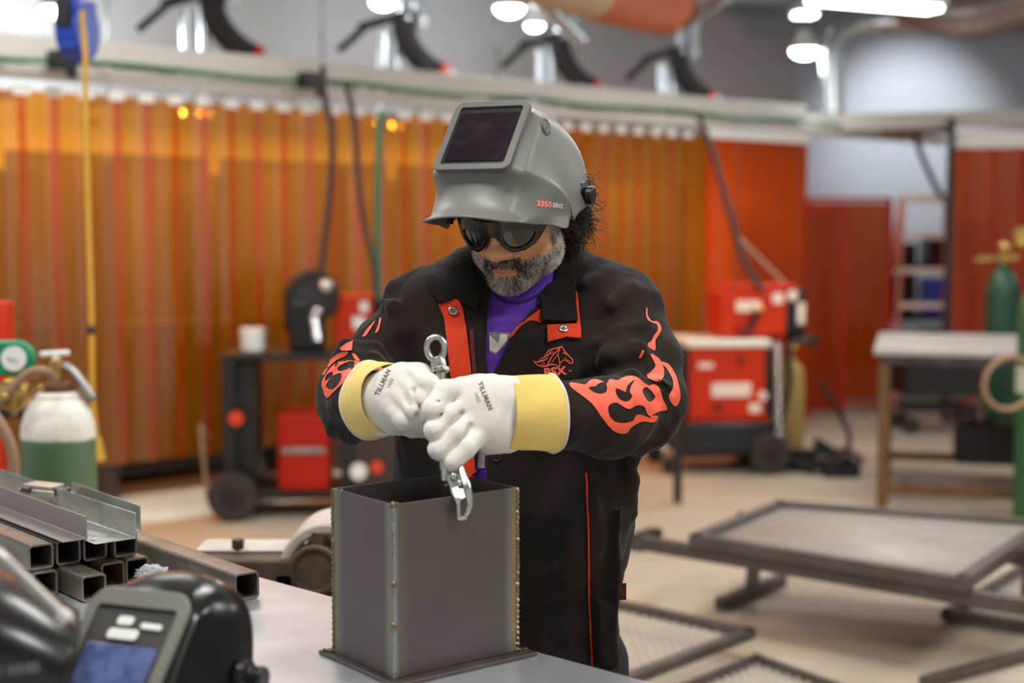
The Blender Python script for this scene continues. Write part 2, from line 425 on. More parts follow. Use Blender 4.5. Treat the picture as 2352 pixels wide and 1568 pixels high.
# ---------------------------------------------------------------- lamps
M['lamp_glow'] = emit('lamp glow', (245, 250, 255), 14)
M['tube_glow'] = emit('tube glow', (245, 250, 252), 9)
def tube_fixture(a, b, label, k=1.0, pw=40, grp='tube lights under the ceiling'):
    pw *= .62
    a = Vector(a); b = Vector(b); d = b - a; L = d.length
    th = thing('tube_light', label, 'lamp', (a + b) / 2, math.atan2(d.y, d.x), grp)
    MB().box((0, 0, .05), (L, .2, .06)).build('housing', M['white_plastic'], th, .004)
    MB().box((0, 0, .005), (L - .04, .15, .03)).build('diffuser', M['tube_glow'], th, .004)
    for sx in (-L * .4, L * .4): MB().cyl((sx, 0, .08), (sx, 0, CEIL - a.z), .006, n=6).build('hanging_rod', M['black_metal'], th)
    la = bpy.data.lights.new('tube_lamp', 'AREA'); la.shape = 'RECTANGLE'; la.size = L; la.size_y = .2; la.energy = pw; la.color = (1, .975, .94)
    if 'yellow hose' in label: la.energy *= .5
    lo = bpy.data.objects.new('tube_lamp', la); COL.objects.link(lo); lo.parent = th; lo.location = (0, 0, -.03)
tube_fixture(P(1862, -8, 8.8), P(2152, 34, 9.2), 'long bright tube light at the top right', pw=40)
k = 0
spots = [(-.6, 1.6), (1.8, 1.4), (-2.4, 3.6), (.6, 4.4), (3.4, 3.6), (-1.6, 6.4), (2.6, 6.6), (5.4, 6.5), (7, 10)]
names = ['above the camera side of the bench', 'above the aisle right of the bench', 'above the left end of the bench', 'above the aisle behind the person', 'above the steel frames on the floor', 'above the yellow hose', 'above the red welders', 'above the right hand work table', 'near the right wall']
for (x, y), nm in zip(spots, names):
    tube_fixture((x - .6, y, 3.45), (x + .6, y + .15, 3.45), 'tube light hanging from the ceiling ' + nm, pw=58)
def pendant(px, py, Y, r, label, pw=60):
    pw *= .32
    c = P(px, py, Y); th = thing('pendant_lamp', label, 'lamp', c, 0, 'round pendant lamps')
    MB().lathe([(.02, .16), (.05, .15), (.07, .08), (r * 1.02, .02), (r, 0)]).build('lamp_shade', M['white_plastic'], th)
    MB().ball((0, 0, 0), r * .97, 20, (1, 1, .62)).build('bulb', M['lamp_glow'], th)
    MB().cyl((0, 0, .15), (0, 0, CEIL - c.z), .008, n=6).build('cord', M['black_metal'], th)
    la = bpy.data.lights.new('pendant_light', 'POINT'); la.energy = pw; la.shadow_soft_size = r; la.color = (.93, .97, 1)
    lo = bpy.data.objects.new('pendant_light', la); COL.objects.link(lo); lo.parent = th; lo.location = (0, 0, -r * .75)
pendant(1848, 115, 11.3, .11, 'round glowing pendant lamp left of the elbow pipe', 40)
pendant(1170, 18, 9.6, .10, 'round glowing pendant lamp at the top centre', 60)
pendant(1228, 58, 11.0, .07, 'smaller round pendant lamp below and right of the top centre one', 60)
c = P(2215, 48, 13.2); th = thing('wall_washer', 'small spot lamp behind the sagging duct, whitening the back wall', 'lamp', c)
MB().cyl((0, 0, 0), (0, .1, -.03), .06, .08).cyl((0, 0, 0), (0, 0, CEIL - c.z), .01, n=8).build('lamp_shade', M['black_metal'], th)
la = bpy.data.lights.new('spot_lamp', 'SPOT'); la.energy = 110; la.spot_size = R(75); la.spot_blend = .9; la.shadow_soft_size = .05
lo = bpy.data.objects.new('spot_lamp', la); COL.objects.link(lo); lo.parent = th; lo.location = (0, .13, -.05); lo.rotation_euler = (R(62), 0, 0)
pendant(880, 4, 10.2, .09, 'pendant lamp at the top edge above the second fume arm', 30)
pendant(130, 20, 9.0, .1, 'pendant lamp at the top left above the blue hose reel', 150)
for px, py, Y, lab in ((1850, 35, 12.5, 'short tube light on the ceiling above the round glowing lamp'),):
    c = P(px, py, Y); tube_fixture(c + Vector((-.10, 0, 0)), c + Vector((.10, .05, 0)), lab, pw=4)
# ================================================================ BACKGROUND THINGS
# ---- blue hose reel with yellow hose
c = P(178, 70, 5.6)
th = thing('hose_reel', 'blue hose reel hanging above the left curtain with a yellow hose coming out', 'reel', c, R(82))
MB().cyl((0, -.045, 0), (0, .045, 0), .115, n=36).build('drum', M['blue_plastic'], th, .01)
MB().box((0, 0, .02), (.2, .075, .2)).box((0, 0, .13), (.05, .05, .5)).build('bracket', M['blue_plastic'], th, .008)
MB().cyl((0, 0, .3), (0, 0, CEIL - c.z), .015).build('drop_rod', M['silver_pipe'], th)
MB().box((-.12, 0, .05), (.03, .05, .1)).build('hose_guide', M['black_plastic'], th)
hs = thing('air_hose', 'yellow air hose hanging down in front of the amber curtain at the left', 'hose')
pts = [P(188, 25, 5.45), P(196, 130, 5.45), P(197, 250, 5.45), P(203, 500, 5.45), P(210, 740, 5.45), P(212, 900, 5.45), P(218, 980, 5.45), P(226, 1045, 5.45)]
MB().tube(pts, .0105, 10, smooth=6).build('hose', M['yellow_hose'], hs)
MB().cyl(P(209, 748, 5.45), P(209, 766, 5.45), .018).build('clamp_ring', M['dark_cable'], hs)
MB().cyl(P(221, 1005, 5.45), P(230, 1058, 5.45), .017, .021).build('end_fitting', M['yellow_hose'], hs)
# ---- hanging cables
tag(MB().tube([P(742, 150, 7.6), P(745, 220, 7.6), P(762, 300, 7.6), P(760, 420, 7.6), P(748, 540, 7.6), P(738, 625, 7.6)], .018, 8, smooth=6).build('hanging_cable', M['dark_cable']), 'dark cable hanging down to the black wire feeder, leftmost of the two', 'cable')
tag(MB().tube([P(795, 195, 7.7), P(812, 270, 7.7), P(822, 400, 7.7), P(838, 520, 7.7), P(860, 620, 7.7), P(864, 690, 7.7)], .016, 8, smooth=6).build('hanging_cable', M['dark_cable']), 'dark cable hanging beside the pale green hose, running behind the shoulder', 'cable')
tag(MB().tube([P(880, 255, 7.8), P(872, 300, 7.8), P(868, 450, 7.8), P(868, 600, 7.8), P(872, 690, 7.8)], .02, 8, smooth=6).build('hanging_hose', M['green_hose']), 'pale green hose hanging in front of the amber curtain left of the helmet', 'hose')
tag(MB().tube([P(1605, 265, 9.3), P(1640, 360, 9.3), P(1690, 540, 9.3), P(1720, 620, 9.3), P(1752, 668, 9.3)], .02, 8, smooth=6).build('hanging_cable', M['dark_cable']), 'cable sloping down to the upper red wire feeder at the right', 'cable')
tag(MB().tube([P(1690, 540, 9.5), P(1740, 590, 9.5), P(1790, 640, 9.5), P(1820, 672, 9.5)], .014, 8, smooth=6).build('hanging_cable', M['tan_hose']), 'thinner brownish cable branching right above the upper red wire feeder', 'cable')
tag(MB().tube([P(2100, 300, 12.1), P(2118, 360, 12.1), P(2150, 430, 12.1), P(2168, 455, 12.1)], .025, 8, smooth=6).build('hanging_cable', M['dark_cable']), 'grey cable hanging from the cross rail to the top of the stepladder', 'cable')

# ---- welding power source (generic builder)
M['badge'] = mat('pale badge', (238, 214, 196), .5, 0, .02)
def text_mesh(txt, size, ext=0.0, bold=0.0, spacing=1.0):
    cu = bpy.data.curves.new('txt', 'FONT'); cu.body = txt; cu.size = size; cu.extrude = ext; cu.offset = bold; cu.space_character = spacing
    cu.align_x = 'CENTER'; cu.align_y = 'CENTER'; cu.resolution_u = 3
    o = bpy.data.objects.new('txt', cu); COL.objects.link(o)
    dg = bpy.context.evaluated_depsgraph_get(); me = bpy.data.meshes.new_from_object(o.evaluated_get(dg)); bpy.data.objects.remove(o)
    return me
def flat_text(txt, size, m, parent, loc, rot, bold=.0, name='lettering'):
    me = text_mesh(txt, size, .0008, bold); me.materials.clear(); o = link(name, me, m, parent); o.location = loc; o.rotation_euler = rot; return o
def wheel(parent, x, y, r, w, name='wheel'):
    o = MB().cyl((0, -w / 2, 0), (0, w / 2, 0), r, n=36).build(name, M['grey_tyre'], parent, w * .3, seg=3); o.location = (x, y, r)
    MB().cyl((0, -w * .56, 0), (0, w * .56, 0), r * .45, n=24).cyl((0, -w * .62, 0), (0, w * .62, 0), r * .14).build('hub', M['black_metal'], o, .004)
    return o

# right-hand stack: front lower corner at px 1555..1740, depth 9.2
rz = R(6)
o0 = G(1640, 1075, 0); ctr = Vector((1.42, 9.45, 0))
M['red_paint'] = M['red_paint']
th = thing('welder_cart', 'low black wheeled cart carrying the red welding power source at the right', 'cart', ctr, rz)
MB().box((-.02, 0, .24), (.66, .62, .2)).box((-.05, 0, .14), (.62, .56, .06)).build('tray', M['black_metal'], th, .02)
wheel(th, .22, -.33, .135, .06); wheel(th, .22, .33, .135, .06)
wheel(th, -.42, -.25, .06, .035, 'caster'); wheel(th, -.42, .25, .06, .035, 'caster')
MB().tube([(.3, -.28, .3), (.36, -.28, .6), (.36, -.28, .84), (.52, -.28, .86)], .02, 8, smooth=3).tube([(.3, .28, .3), (.36, .28, .6), (.36, .28, .84), (.52, .28, .86)], .02, 8, smooth=3).bar((.52, -.3, .86), (.52, .3, .86), .05, .05).build('handle', M['black_metal'], th)
MB().box((.44, 0, .06), (.35, .5, .03)).bar((.6, -.2, .06), (.78, -.24, .02), .1, .05).bar((.55, -.22, .2), (.8, -.26, .05), .06, .06).build('foot_plate', M['black_metal'], th, .01)
th = thing('welding_power_source', 'red welding power source with cream top edge, lower box at the right', 'welder', ctr + Vector((0, 0, .34)), rz)
MB().box((-.05, 0, .26), (.52, .56, .46)).build('housing', M['red_paint'], th, .015)
MB().box((-.05, 0, .51), (.56, .6, .05)).build('lid', M['cream'], th, .012)
MB().box((.22, 0, .26), (.05, .58, .44)).box((-.33, 0, .26), (.04, .58, .46)).build('end_panel', M['black_plastic'], th, .008)
MB().box((-.05, 0, .02), (.54, .58, .035)).build('base', M['dark_red'], th, .005)
for c_, d_ in (((-.03, -.285, .21), (.26, .012, .09)), ((-.2, -.283, .37), (.1, .008, .035)), ((.13, -.283, .09), (.08, .008, .06))): MB().box(c_, d_).build('badge', M['badge'], th, .003)
MB().cyl((.18, -.28, .17), (.18, -.295, .17), .03).build('round_badge', M['badge'], th, .002)
MB().cyl((.03, -.28, .4), (.03, -.295, .4), .02).build('knob', M['black_plastic'], th)
MB().cyl((-.12, -.28, .1), (-.12, -.295, .1), .022).build('knob', M['black_plastic'], th)
th = thing('wire_feeder', 'red wire feeder with a black front and cream badge, standing on the lower red welder', 'welder', ctr + Vector((.22, .05, .887)), rz)
MB().box((-.08, 0, .15), (.44, .4, .3)).bar((-.28, 0, .3), (.12, 0, .32), .38, .03).build('housing', M['red_paint'], th, .025)
MB().box((.2, 0, .16), (.14, .38, .3)).build('front_panel', M['black_plastic'], th, .01)
MB().box((-.02, 0, .325), (.46, .4, .03)).build('lid', M['red_paint'], th, .01)
for c_, d_ in (((-.12, -.203, .2), (.16, .012, .07)), ((.08, -.203, .25), (.07, .01, .07)), ((.24, -.195, .15), (.05, .01, .14))): MB().box(c_, d_).build('badge', M['badge'], th, .003)
MB().cyl((.18, -.19, .27), (.18, -.2, .27), .035).build('round_badge', M['badge'], th, .002)
MB().box((-.19, -.203, .06), (.06, .01, .04)).build('latch', M['dark_red'], th)
th = thing('welding_gun', 'black welding gun with brass tip, on the corner of the lower red welder', 'tool', ctr + Vector((.14, -.2, .90)), rz)
MB().tube([(-.06, 0, .02), (0, 0, .05), (.02, 0, .12), (.06, -.02, .17)], .02, 10, smooth=4).build('grip', M['black_plastic'], th)
MB().cyl((.06, -.02, .17), (.0, -.04, .17), .022, .016).build('nozzle', M['brass'], th)
# chain
def chain(a, b, r, label, n, wire=.006):
    th = thing('safety_chain', label, 'chain'); mb = MB(); a = Vector(a); b = Vector(b); d = (b - a) / n
    for i in range(n):
        ax = Vector((1, 0, 0)) if i % 2 else Vector((0, 1, 0))
        q = d.to_track_quat('Y', 'Z' if i % 2 else 'X')
        c = a + d * (i + .5); pts = [c + q @ Vector((r * math.cos(t) if True else 0, d.length * .75 * math.sin(t), 0)) for t in np.linspace(0, 2 * math.pi, 12, endpoint=False)]
        mb.tube(pts, wire, 6, closed=True)
    mb.build('links', M['chrome'], th); return th
chain(P(1785, 790, 9.15), P(1790, 1030, 9.15), .016, 'silver chain hanging beside the black cart handle of the red welder', 22)
th = thing('gas_cylinder', 'yellowish gas cylinder strapped at the back of the right hand welder cart', 'cylinder', (G(1822, 1000, .2).x, 9.75, .04))
MB().lathe([(.1, 0), (.115, .02), (.115, .5), (.1, .6), (.04, .66), (.03, .7)], n=32).build('tank', mat('yellow tan cylinder paint', (168, 140, 78), .5, 0, .15), th)
MB().cyl((0, 0, .69), (0, 0, .78), .025).cyl((-.05, 0, .74), (.05, 0, .74), .015).build('valve', M['brass'], th)
th = thing('cable_coil', 'tangle of black cables and a foot pedal beside the right welder cart', 'cable', (G(1850, 1060, 0).x, 9.3, 0))
mb = MB()
rr = random.Random(3)
for i in range(5):
    mb.torus((rr.uniform(-.12, .15), rr.uniform(-.1, .1), .03 + i * .02), .12 + .02 * i, .018, (rr.uniform(-.2, .2), rr.uniform(-.2, .2), 1), 28, 8)
mb.tube([(.1, 0, .05), (.2, -.05, .2), (.12, -.05, .4), (.0, -.05, .6)], .016, 8, smooth=5)
mb.build('loops', M['black_rubber'], th)
MB().box((.1, -.24, .05), (.22, .12, .08)).bar((0, -.24, .1), (.2, -.24, .16), .12, .02).build('pedal', M['black_plastic'], th, .01)

# ---- dark post table behind the person
th = thing('work_table', 'dark steel table standing behind the person, one thin leg showing on the right', 'table', (.66, 8.35, 0), R(3))
MB().box((-.1, 0, .89), (.86, .5, .03)).build('tabletop', M['black_metal'], th, .004)
for x, y in ((.29, -.2), (-.5, -.2), (-.5, .2), (.02, .2)): MB().box((x, y, .4375), (.045, .045, .875)).build('leg', M['black_metal'], th, .004)

# ---- right steel table
th = thing('steel_table', 'grey topped steel work table with brown legs and a lower frame, at the right', 'table', (0, 0, 0))
A = Vector((2.06, 7.95, 0)); ux = Vector((.99, .12, 0)).normalized(); uy = Vector((-.12, .99, 0))
ux = (P(2340, 830, 7.6) - P(2012, 800, 7.95)); ux = Vector((1.0, -.28, 0)).normalized(); uy = Vector((.28, 1, 0)).normalized()
W_, D_ = 1.25, 1.35
def T(x, y, z): return A + ux * x + uy * y + Vector((0, 0, z))
an = math.atan2(ux.y, ux.x)
MB().box(T(W_ / 2, D_ / 2, .90), (W_ + .06, D_ + .06, .035), an).build('tabletop', mat('grey table top', (176, 170, 164), .45, .3, .08), th, .005)
MB().box(T(W_ / 2, D_ / 2, .855), (W_, D_, .05), an).build('apron', M['steel_dark'], th)
for i, (x, y) in enumerate(((.03, .03), (W_ - .03, .03), (.03, D_ - .03), (W_ - .03, D_ - .03))):
    MB().box(T(x, y, .415), (.06, .06, .83), an).build('leg', M['rust_frame'] if i < 2 else M['black_metal'], th, .004)
MB().bar(T(.03, .06, .12), T(.03, D_ - .06, .12), .04, .04).bar(T(.06, .03, .12), T(W_ - .06, .03, .12), .05, .05).bar(T(.06, D_ - .03, .12), T(W_ - .06, D_ - .03, .12), .05, .05).build('lower_frame', M['rust_frame'], th, .003)
th = thing('storage_crate', 'black crate with scrap sitting on the lower frame of the right hand steel table', 'crate', T(.75, 1.02, .145), an)
MB().box((0, 0, .13), (.62, .4, .24)).build('crate', M['black_plastic'], th, .02)
MB().ball((-.22, 0, .27), .05).ball((-.1, .03, .265), .04).build('scrap', M['steel_dark'], th)
tag(MB().box(T(.25, .45, .175), (.5, .35, .05), an).build('shelf_board', M['rust_frame'], None, .004), 'small brown board lying across the lower frame of the right steel table', 'board') if False else None

# ---- green cylinders right
def cylinder(x, y, r, h, label, m, cap='white', ck=True):
    th = thing('gas_cylinder', label, 'cylinder', (x, y, 0), 0, 'tall green gas cylinders')
    MB().lathe([(r * .9, 0), (r, .03), (r, h), (r * .96, h + .05), (r * .8, h + .11), (r * .5, h + .16), (r * .3, h + .18), (r * .28, h + .21)], n=40).build('tank', m, th)
    MB().cyl((0, 0, h + .2), (0, 0, h + .3), .022).cyl((-.045, 0, h + .26), (.05, 0, h + .26), .014).cyl((0, 0, h + .3), (0, 0, h + .33), .035).build('valve', M['brass'], th)
    return th
c1 = G(2345, 1200, 0)
t1 = cylinder(c1.x + .05, c1.y - .1, .125, 1.12, 'tall bright green gas cylinder cut by the right edge, with a copper coloured hose loop', M['green_paint'])
MB().cyl((0, 0, .72), (0, 0, .86), .128, n=40).build('label_band', mat('faded label', (176, 190, 176), .6, 0, .1), t1)
c2 = Vector((P(2295, 1000, 9.75).x, 9.75, 0))
t2 = cylinder(c2.x, c2.y, .115, 1.15, 'darker green gas cylinder with brass regulator standing behind the right steel table', mat('dark green paint', (16, 62, 38), .45, 0, .15))
MB().box((0, -.115, .75), (.12, .01, .16)).build('label_plate', mat('yellow label', (176, 160, 70), .6, 0, .2), t2, .01)
MB().ball((.1, -.05, 1.5), .05).ball((-.02, -.08, 1.47), .045).cyl((-.2, 0, 1.38), (.1, 0, 1.40), .022).cyl((.1, -.02, 1.55), (.1, -.09, 1.55), .055).build('regulator', M['brass'], t2)
tag(MB().torus(P(2318, 880, 7.2), .135, .014, (-.15, 1, .1), 40, 10).build('hose_loop', M['tan_hose']), 'copper coloured hose loop hanging on the green cylinders at the right edge', 'hose')

# ---- floor frames
def UVM(origin, ux, uy, uz=Vector((0, 0, 1))):
    m = Matrix((ux, uy, uz)).transposed().to_4x4(); m.translation = origin; return m
def frame_bars(pts, z, w, h, closed=True):
    mb = MB(); n = len(pts)
    for i in range(n if closed else n - 1):
        a = Vector((pts[i][0], pts[i][1], z)); b = Vector((pts[(i + 1) % n][0], pts[(i + 1) % n][1], z)); d = (b - a).normalized() * w / 2
        mb.bar(a - d, b + d, w, h)
    return mb
M['sheet_metal'] = mat('galvanised sheet', (160, 154, 145), .62, .4, .12, 2, rvar=.1)
M['mesh_zinc'] = mat('bright expanded metal', (205, 200, 190), .5, .3, .05)
M['frame_steel'] = mat('dark frame tube', (96, 88, 82), .45, .5, .2, 6)
def expanded_mesh(p0, ex, ey, nx, ny, z):
    """diamond grid between p0, p0+ex, p0+ey"""
    mb = MB(); p0 = Vector(p0); ex = Vector(ex); ey = Vector(ey)
    for k in range(-ny, nx):
        for sgn in (0, 1):
            a = (max(k, 0) / nx, max(-k, 0) / ny); L = min(nx - max(k, 0), ny - max(-k, 0))
            b = (a[0] + L / nx, a[1] + L / ny)
            if sgn: a = (1 - a[0], a[1]); b = (1 - b[0], b[1])
            A_ = p0 + ex * a[0] + ey * a[1]; B_ = p0 + ex * b[0] + ey * b[1]; A_.z = z; B_.z = z
            if (A_ - B_).length > .01: mb.bar(A_, B_, .005, .003)
    return mb
th = thing('trailer_deck', 'raised rectangular steel deck panel in a dark frame, on the floor at the right', 'panel')
q = [(1.177, 6.19), (.724, 5.50), (1.546, 4.81), (2.19, 5.76)]
frame_bars(q, .36, .05, .05).build('deck_frame', M['frame_steel'], th, .004)
bm = MB(); v = [bm.bm.verts.new((x, y, .362)) for x, y in q]; bm.bm.faces.new(v)
o = bm.build('deck_sheet', M['sheet_metal'], th); s_ = o.modifiers.new('t', 'SOLIDIFY'); s_.thickness = .004
a = Vector((.5, 5.72, .305)); b = Vector((2.5, 4.07, .305))
th2 = thing('steel_trestle', 'long dark square beam on a short stub leg, running under the raised deck panel', 'trestle')
MB().bar(a, b, .05, .055).build('beam', M['frame_steel'], th2, .004)
e = G(1652, 1385, .03); f = G(1780, 1290, .03); g = G(1735, 1290, .2)
MB().bar((e.x, e.y, .028), (e.x + .34, e.y + .42, .028), .05, .05).bar((e.x + .1, e.y + .33, .13), (e.x + .28, e.y + .5, .13), .045, .045).build('stub', M['frame_steel'], th2, .004)
MB().bar((e.x + .17, e.y + .21, .05), (e.x + .2, e.y + .27, .27), .05, .05).build('leg', M['frame_steel'], th2, .004)
MB().bar((2.2, 4.33, .0), (2.2, 4.33, .26), .05, .05).build('leg', M['frame_steel'], th2, .004)
MB().bar(a + Vector((.0, -.03, 0)), a + Vector((.1, .12, 0)), .06, .07).build('end_stub', M['black_metal'], th2, .004)
MB().box((2.12, 5.74, .167), (.05, .05, .334)).build('leg', M['frame_steel'], th, .003)
MB().bar((1.0, 6.2, .305), (2.6, 4.95, .305), .05, .06).build('cross_bar', M['frame_steel'], th, .003)
MB().box((2.45, 5.07, .138), (.05, .05, .275)).build('leg', M['frame_steel'], th, .003)
def mesh_frame(pts, z, label, n=22, w=.04):
    th = thing('mesh_frame', label, 'frame', (0, 0, 0), 0, 'steel mesh frames on the floor')
    frame_bars(pts, z, w, w).build('frame', M['frame_steel'], th, .003)
    p0 = pts[0]; ex = (pts[1][0] - p0[0], pts[1][1] - p0[1], 0); ey = (pts[3][0] - p0[0], pts[3][1] - p0[1], 0)
    nx = n; ny = max(4, int(n * math.hypot(*ey[:2]) / math.hypot(*ex[:2])))
    expanded_mesh((p0[0], p0[1], z), ex, ey, nx, ny, z - w * .3).build('expanded_mesh', M['mesh_zinc'], th)
    return th
e1 = Vector((.864, 5.10)); d1 = Vector((-.769, .69)); d2 = Vector((-.64, -.77)).normalized(); d2 = Vector((-.69, -.769)).normalized()
def rc(p, du, L1, dv, L2): return [tuple(p), tuple(p + du * L1), tuple(p + du * L1 + dv * L2), tuple(p + dv * L2)]
mesh_frame(rc(e1, d1, 1.2, d2, .85), .10, 'upper mesh frame on the floor directly right of the jacket hem', 26)
mesh_frame(rc(e1 + Vector((.02, -.05)), Vector((.55, -.83)).normalized(), 1.5, d2, 1.1), .022, 'flat mesh frame lying on the floor in front of the upper one', 30, .03)
e2 = Vector((G(2175, 1410, .03).x, G(2175, 1410, .03).y))
mesh_frame(rc(e2, Vector((.8, -.6)), 1.0, Vector((.6, .8)), 1.0), .03, 'mesh frame on the floor at the right edge, under the end of the long beam', 24)
e3 = Vector((G(2120, 1568, .02).x, G(2120, 1568, .02).y))
tag(MB().bar((e3.x, e3.y, .02), (e3.x + .8, e3.y + .55, .02), .04, .04).build('floor_bar', M['frame_steel'], None, .003), 'single dark bar on the floor at the bottom right corner', 'bar')

# ---- orange screens
a = P(1835, 600, 12.2); b = P(1945, 600, 12.0); c = P(1950, 600, 12.25); d = P(2050, 600, 12.25)
def screen(x0, x1, y, h, label):
    th = thing('welding_screen', label, 'screen', (x0, y, 0), 0, 'orange folding welding screens')
    w = x1 - x0
    link('sheet', sheet(w - .04, h - .14, 1.2, .012, 24, 8, int(x0 * 10)), M['screen_red'], th, True).location = (.02, 0, h - .03)
    MB().bar((0, 0, 0), (0, 0, h), .035, .035).bar((w, 0, 0), (w, 0, h), .035, .035).bar((0, 0, h), (w, 0, h), .035, .035).bar((0, 0, .07), (w, 0, .07), .03, .03).bar((0, -.25, .02), (0, .25, .02), .04, .03).build('frame', M['dark_red'], th)
screen(a.x, b.x, 12.1, 1.78, 'shorter red orange welding screen behind the red welders, left of its taller neighbour')
screen(c.x - .35, d.x, 12.35, 1.86, 'taller orange welding screen beside the pale wall and the stepladder')
# ---- ladder
th = thing('stepladder', 'stepladder with pale steps and orange rails beside the far right curtain', 'ladder', (P(2130, 900, 12.7).x, 12.9, 0))
M['ladder_rail'] = mat('orange fibreglass rail', (214, 130, 100), .5, 0, .1)
for sx in (-1, 1):
    MB().bar((sx * .34, -.35, 0), (sx * .2, 0, 1.85), .035, .07).build('rail', M['ladder_rail'], th)
    MB().bar((sx * .34, .45, 0), (sx * .2, .05, 1.85), .03, .05).build('rail', M['ladder_rail'], th)
for i in range(5):
    k = (i + 1) / 6; MB().box((0, -.35 * (1 - k) - .02, 1.85 * k), (.4 + .28 * (1 - k), .1, .05)).build('step', M['white_plastic'], th, .005)
MB().box((0, 0, 1.88), (.46, .2, .06)).build('top_cap', M['cream'], th, .01)
# ---- dark rack behind table
th = thing('storage_rack', 'dark rack crowded with black equipment behind the stepladder', 'rack', (P(2170, 700, 13.6).x, 13.9, 0))
for z in (.25, .75, 1.25): MB().box((0, 0, z), (1.1, .5, .04)).build('shelf', M['black_metal'], th)
for x in (-.53, .53):
    for y in (-.22, .22): MB().box((x, y, .7), (.04, .04, 1.4)).build('post', M['black_metal'], th)
rr = random.Random(5)
for i in range(9):
    z = (.27, .77, 1.27)[i // 3]; h = rr.uniform(.2, .42); x = -.36 + (i % 3) * .36
    c = P(2170, 700, 13.6)
    tag(MB().box((c.x + x, 13.9, z + h / 2), (.26, .3, h)).cyl((c.x + x, 13.74, z + h * .6), (c.x + x, 13.72, z + h * .6), .06).build('equipment_case', M['black_plastic'] if i % 4 else M['blue_plastic'], None, .02),
        ('dark' if i % 4 else 'blue') + ' equipment case on the %s shelf of the far rack, %s' % (('bottom', 'middle', 'top')[i // 3], ('left', 'centre', 'right')[i % 3]), 'case', 'cases on the far rack')
th = thing('tool_cart', 'dark cart with a blue tray seen below the top of the right steel table', 'cart', (P(2150, 900, 11.2).x, 11.2, 0))
MB().box((0, 0, .45), (.6, .4, .3)).box((0, 0, .2), (.56, .38, .05)).build('body', M['black_metal'], th, .01)
MB().box((0, 0, .66), (.58, .4, .1)).build('tray', M['blue_plastic'], th, .01)
for x in (-.24, .24):
    for y in (-.17, .17): wheel(th, x, y, .07, .04)

# ---- left welder cart
cx, cy = -1.32, 8.0
th = thing('welder_cart', 'tall black two shelf welder cart with a big wheel, left of the person', 'cart', (cx, cy, 0), R(4))
for x, y in ((-.24, -.28), (.40, -.28), (-.24, .18), (.40, .18)): MB().box((x, y, .5), (.07, .05, .76)).build('post', M['black_metal'], th, .004)
MB().box((.08, -.05, .89), (.72, .52, .04)).build('top_shelf', M['black_metal'], th, .006)
MB().box((.08, -.05, .13), (.72, .5, .05)).box((-.18, -.04, .5), (.16, .4, .72)).build('lower_shelf', M['black_metal'], th, .006)
MB().box((-.25, -.04, .55), (.03, .4, .7)).build('side_panel', M['black_metal'], th)
wheel(th, -.22, -.36, .135, .06); wheel(th, -.22, .24, .135, .06)
wheel(th, .38, -.25, .05, .03, 'caster'); wheel(th, .38, .25, .05, .03, 'caster')
MB().cyl((-.2, -.31, .56), (-.2, -.33, .56), .04).build('orange_button', M['orange_ring'], th)
th = thing('welding_power_source', 'red welding machine with a pale slot, low on the left cart', 'welder', (cx + .17, cy - .12, .158), R(4))
MB().box((0, 0, .21), (.28, .4, .42)).build('housing', M['dark_red'], th, .02)
MB().box((.0, -.203, .22), (.24, .012, .035)).build('handle_slot', M['brushed'], th, .005)
th = thing('control_box', 'dark control box with a white knob on the cart right of the red machine', 'welder', (P(872, 1080, 7.8).x, 7.9, 0), R(4))
MB().box((0, 0, .07), (.3, .26, .14)).build('plinth', M['black_metal'], th)
MB().box((0, 0, .37), (.34, .3, .46)).build('housing', mat('dark brown casing', (58, 40, 36), .5, 0, .2), th, .01)
MB().cyl((-.12, -.15, .26), (-.12, -.19, .26), .045).build('knob', M['white_plastic'], th)
MB().cyl((-.02, -.15, .28), (-.02, -.165, .28), .035).box((.05, -.155, .13), (.2, .012, .04)).build('red_dial', M['orange_ring'], th)
c = P(574, 880, 7.75)
th = thing('paper_roll', 'white roll standing on the left end of the tall black cart', 'roll', (c.x, c.y + .1, .91))
MB().cyl((0, 0, 0), (0, 0, .13), .065, .07, 28).build('roll', M['white_plastic'], th, .008)
th = thing('wire_feeder', 'black wire feeder with a round spool, on the tall cart left of the person', 'feeder', (P(715, 810, 7.9).x, 7.95, .912), R(10))
MB().box((-.03, 0, .14), (.2, .3, .28)).bar((-.13, 0, .1), (-.13, 0, .36), .05, .1).build('housing', M['black_plastic'], th, .02)
MB().cyl((0, -.1, .3), (0, .06, .3), .15, n=36).build('spool', M['black_plastic'], th, .01)
MB().cyl((0, -.13, .3), (0, -.1, .3), .1, n=30).torus((0, -.11, .3), .12, .015, (0, 1, 0)).build('spool_hub', M['flex_hose'], th)
MB().ball((.07, -.16, .36), .04).build('fitting', M['chrome'], th)
MB().cyl((.0, -.14, .2), (.02, -.17, .06), .022).ball((.02, -.16, .22), .03).build('fitting', M['chrome'], th)
th = thing('welding_power_source', 'red welder with white labels, on the tall cart behind the raised sleeve', 'welder', (P(832, 800, 8.0).x, 8.1, .912), R(3))
MB().box((-.05, 0, .15), (.22, .34, .3)).build('housing', M['red_paint'], th, .012)
MB().box((.11, 0, .15), (.1, .34, .29)).build('front_panel', M['black_plastic'], th, .01)
MB().box((-.02, -.175, .15), (.07, .012, .07)).build('badge', M['white_plastic'], th, .004)
MB().box((.01, -.175, .24), (.05, .012, .06)).build('badge', M['white_plastic'], th, .004)
tag(MB().tube([P(500, 1180, 7.7), P(480, 1150, 7.7), P(470, 1080, 7.7), P(462, 980, 7.7), P(480, 1000, 7.9)], .012, 8, smooth=6).build('floor_cable', M['tan_hose']), 'brown cable looping down to the floor beside the big wheel of the left cart', 'cable')

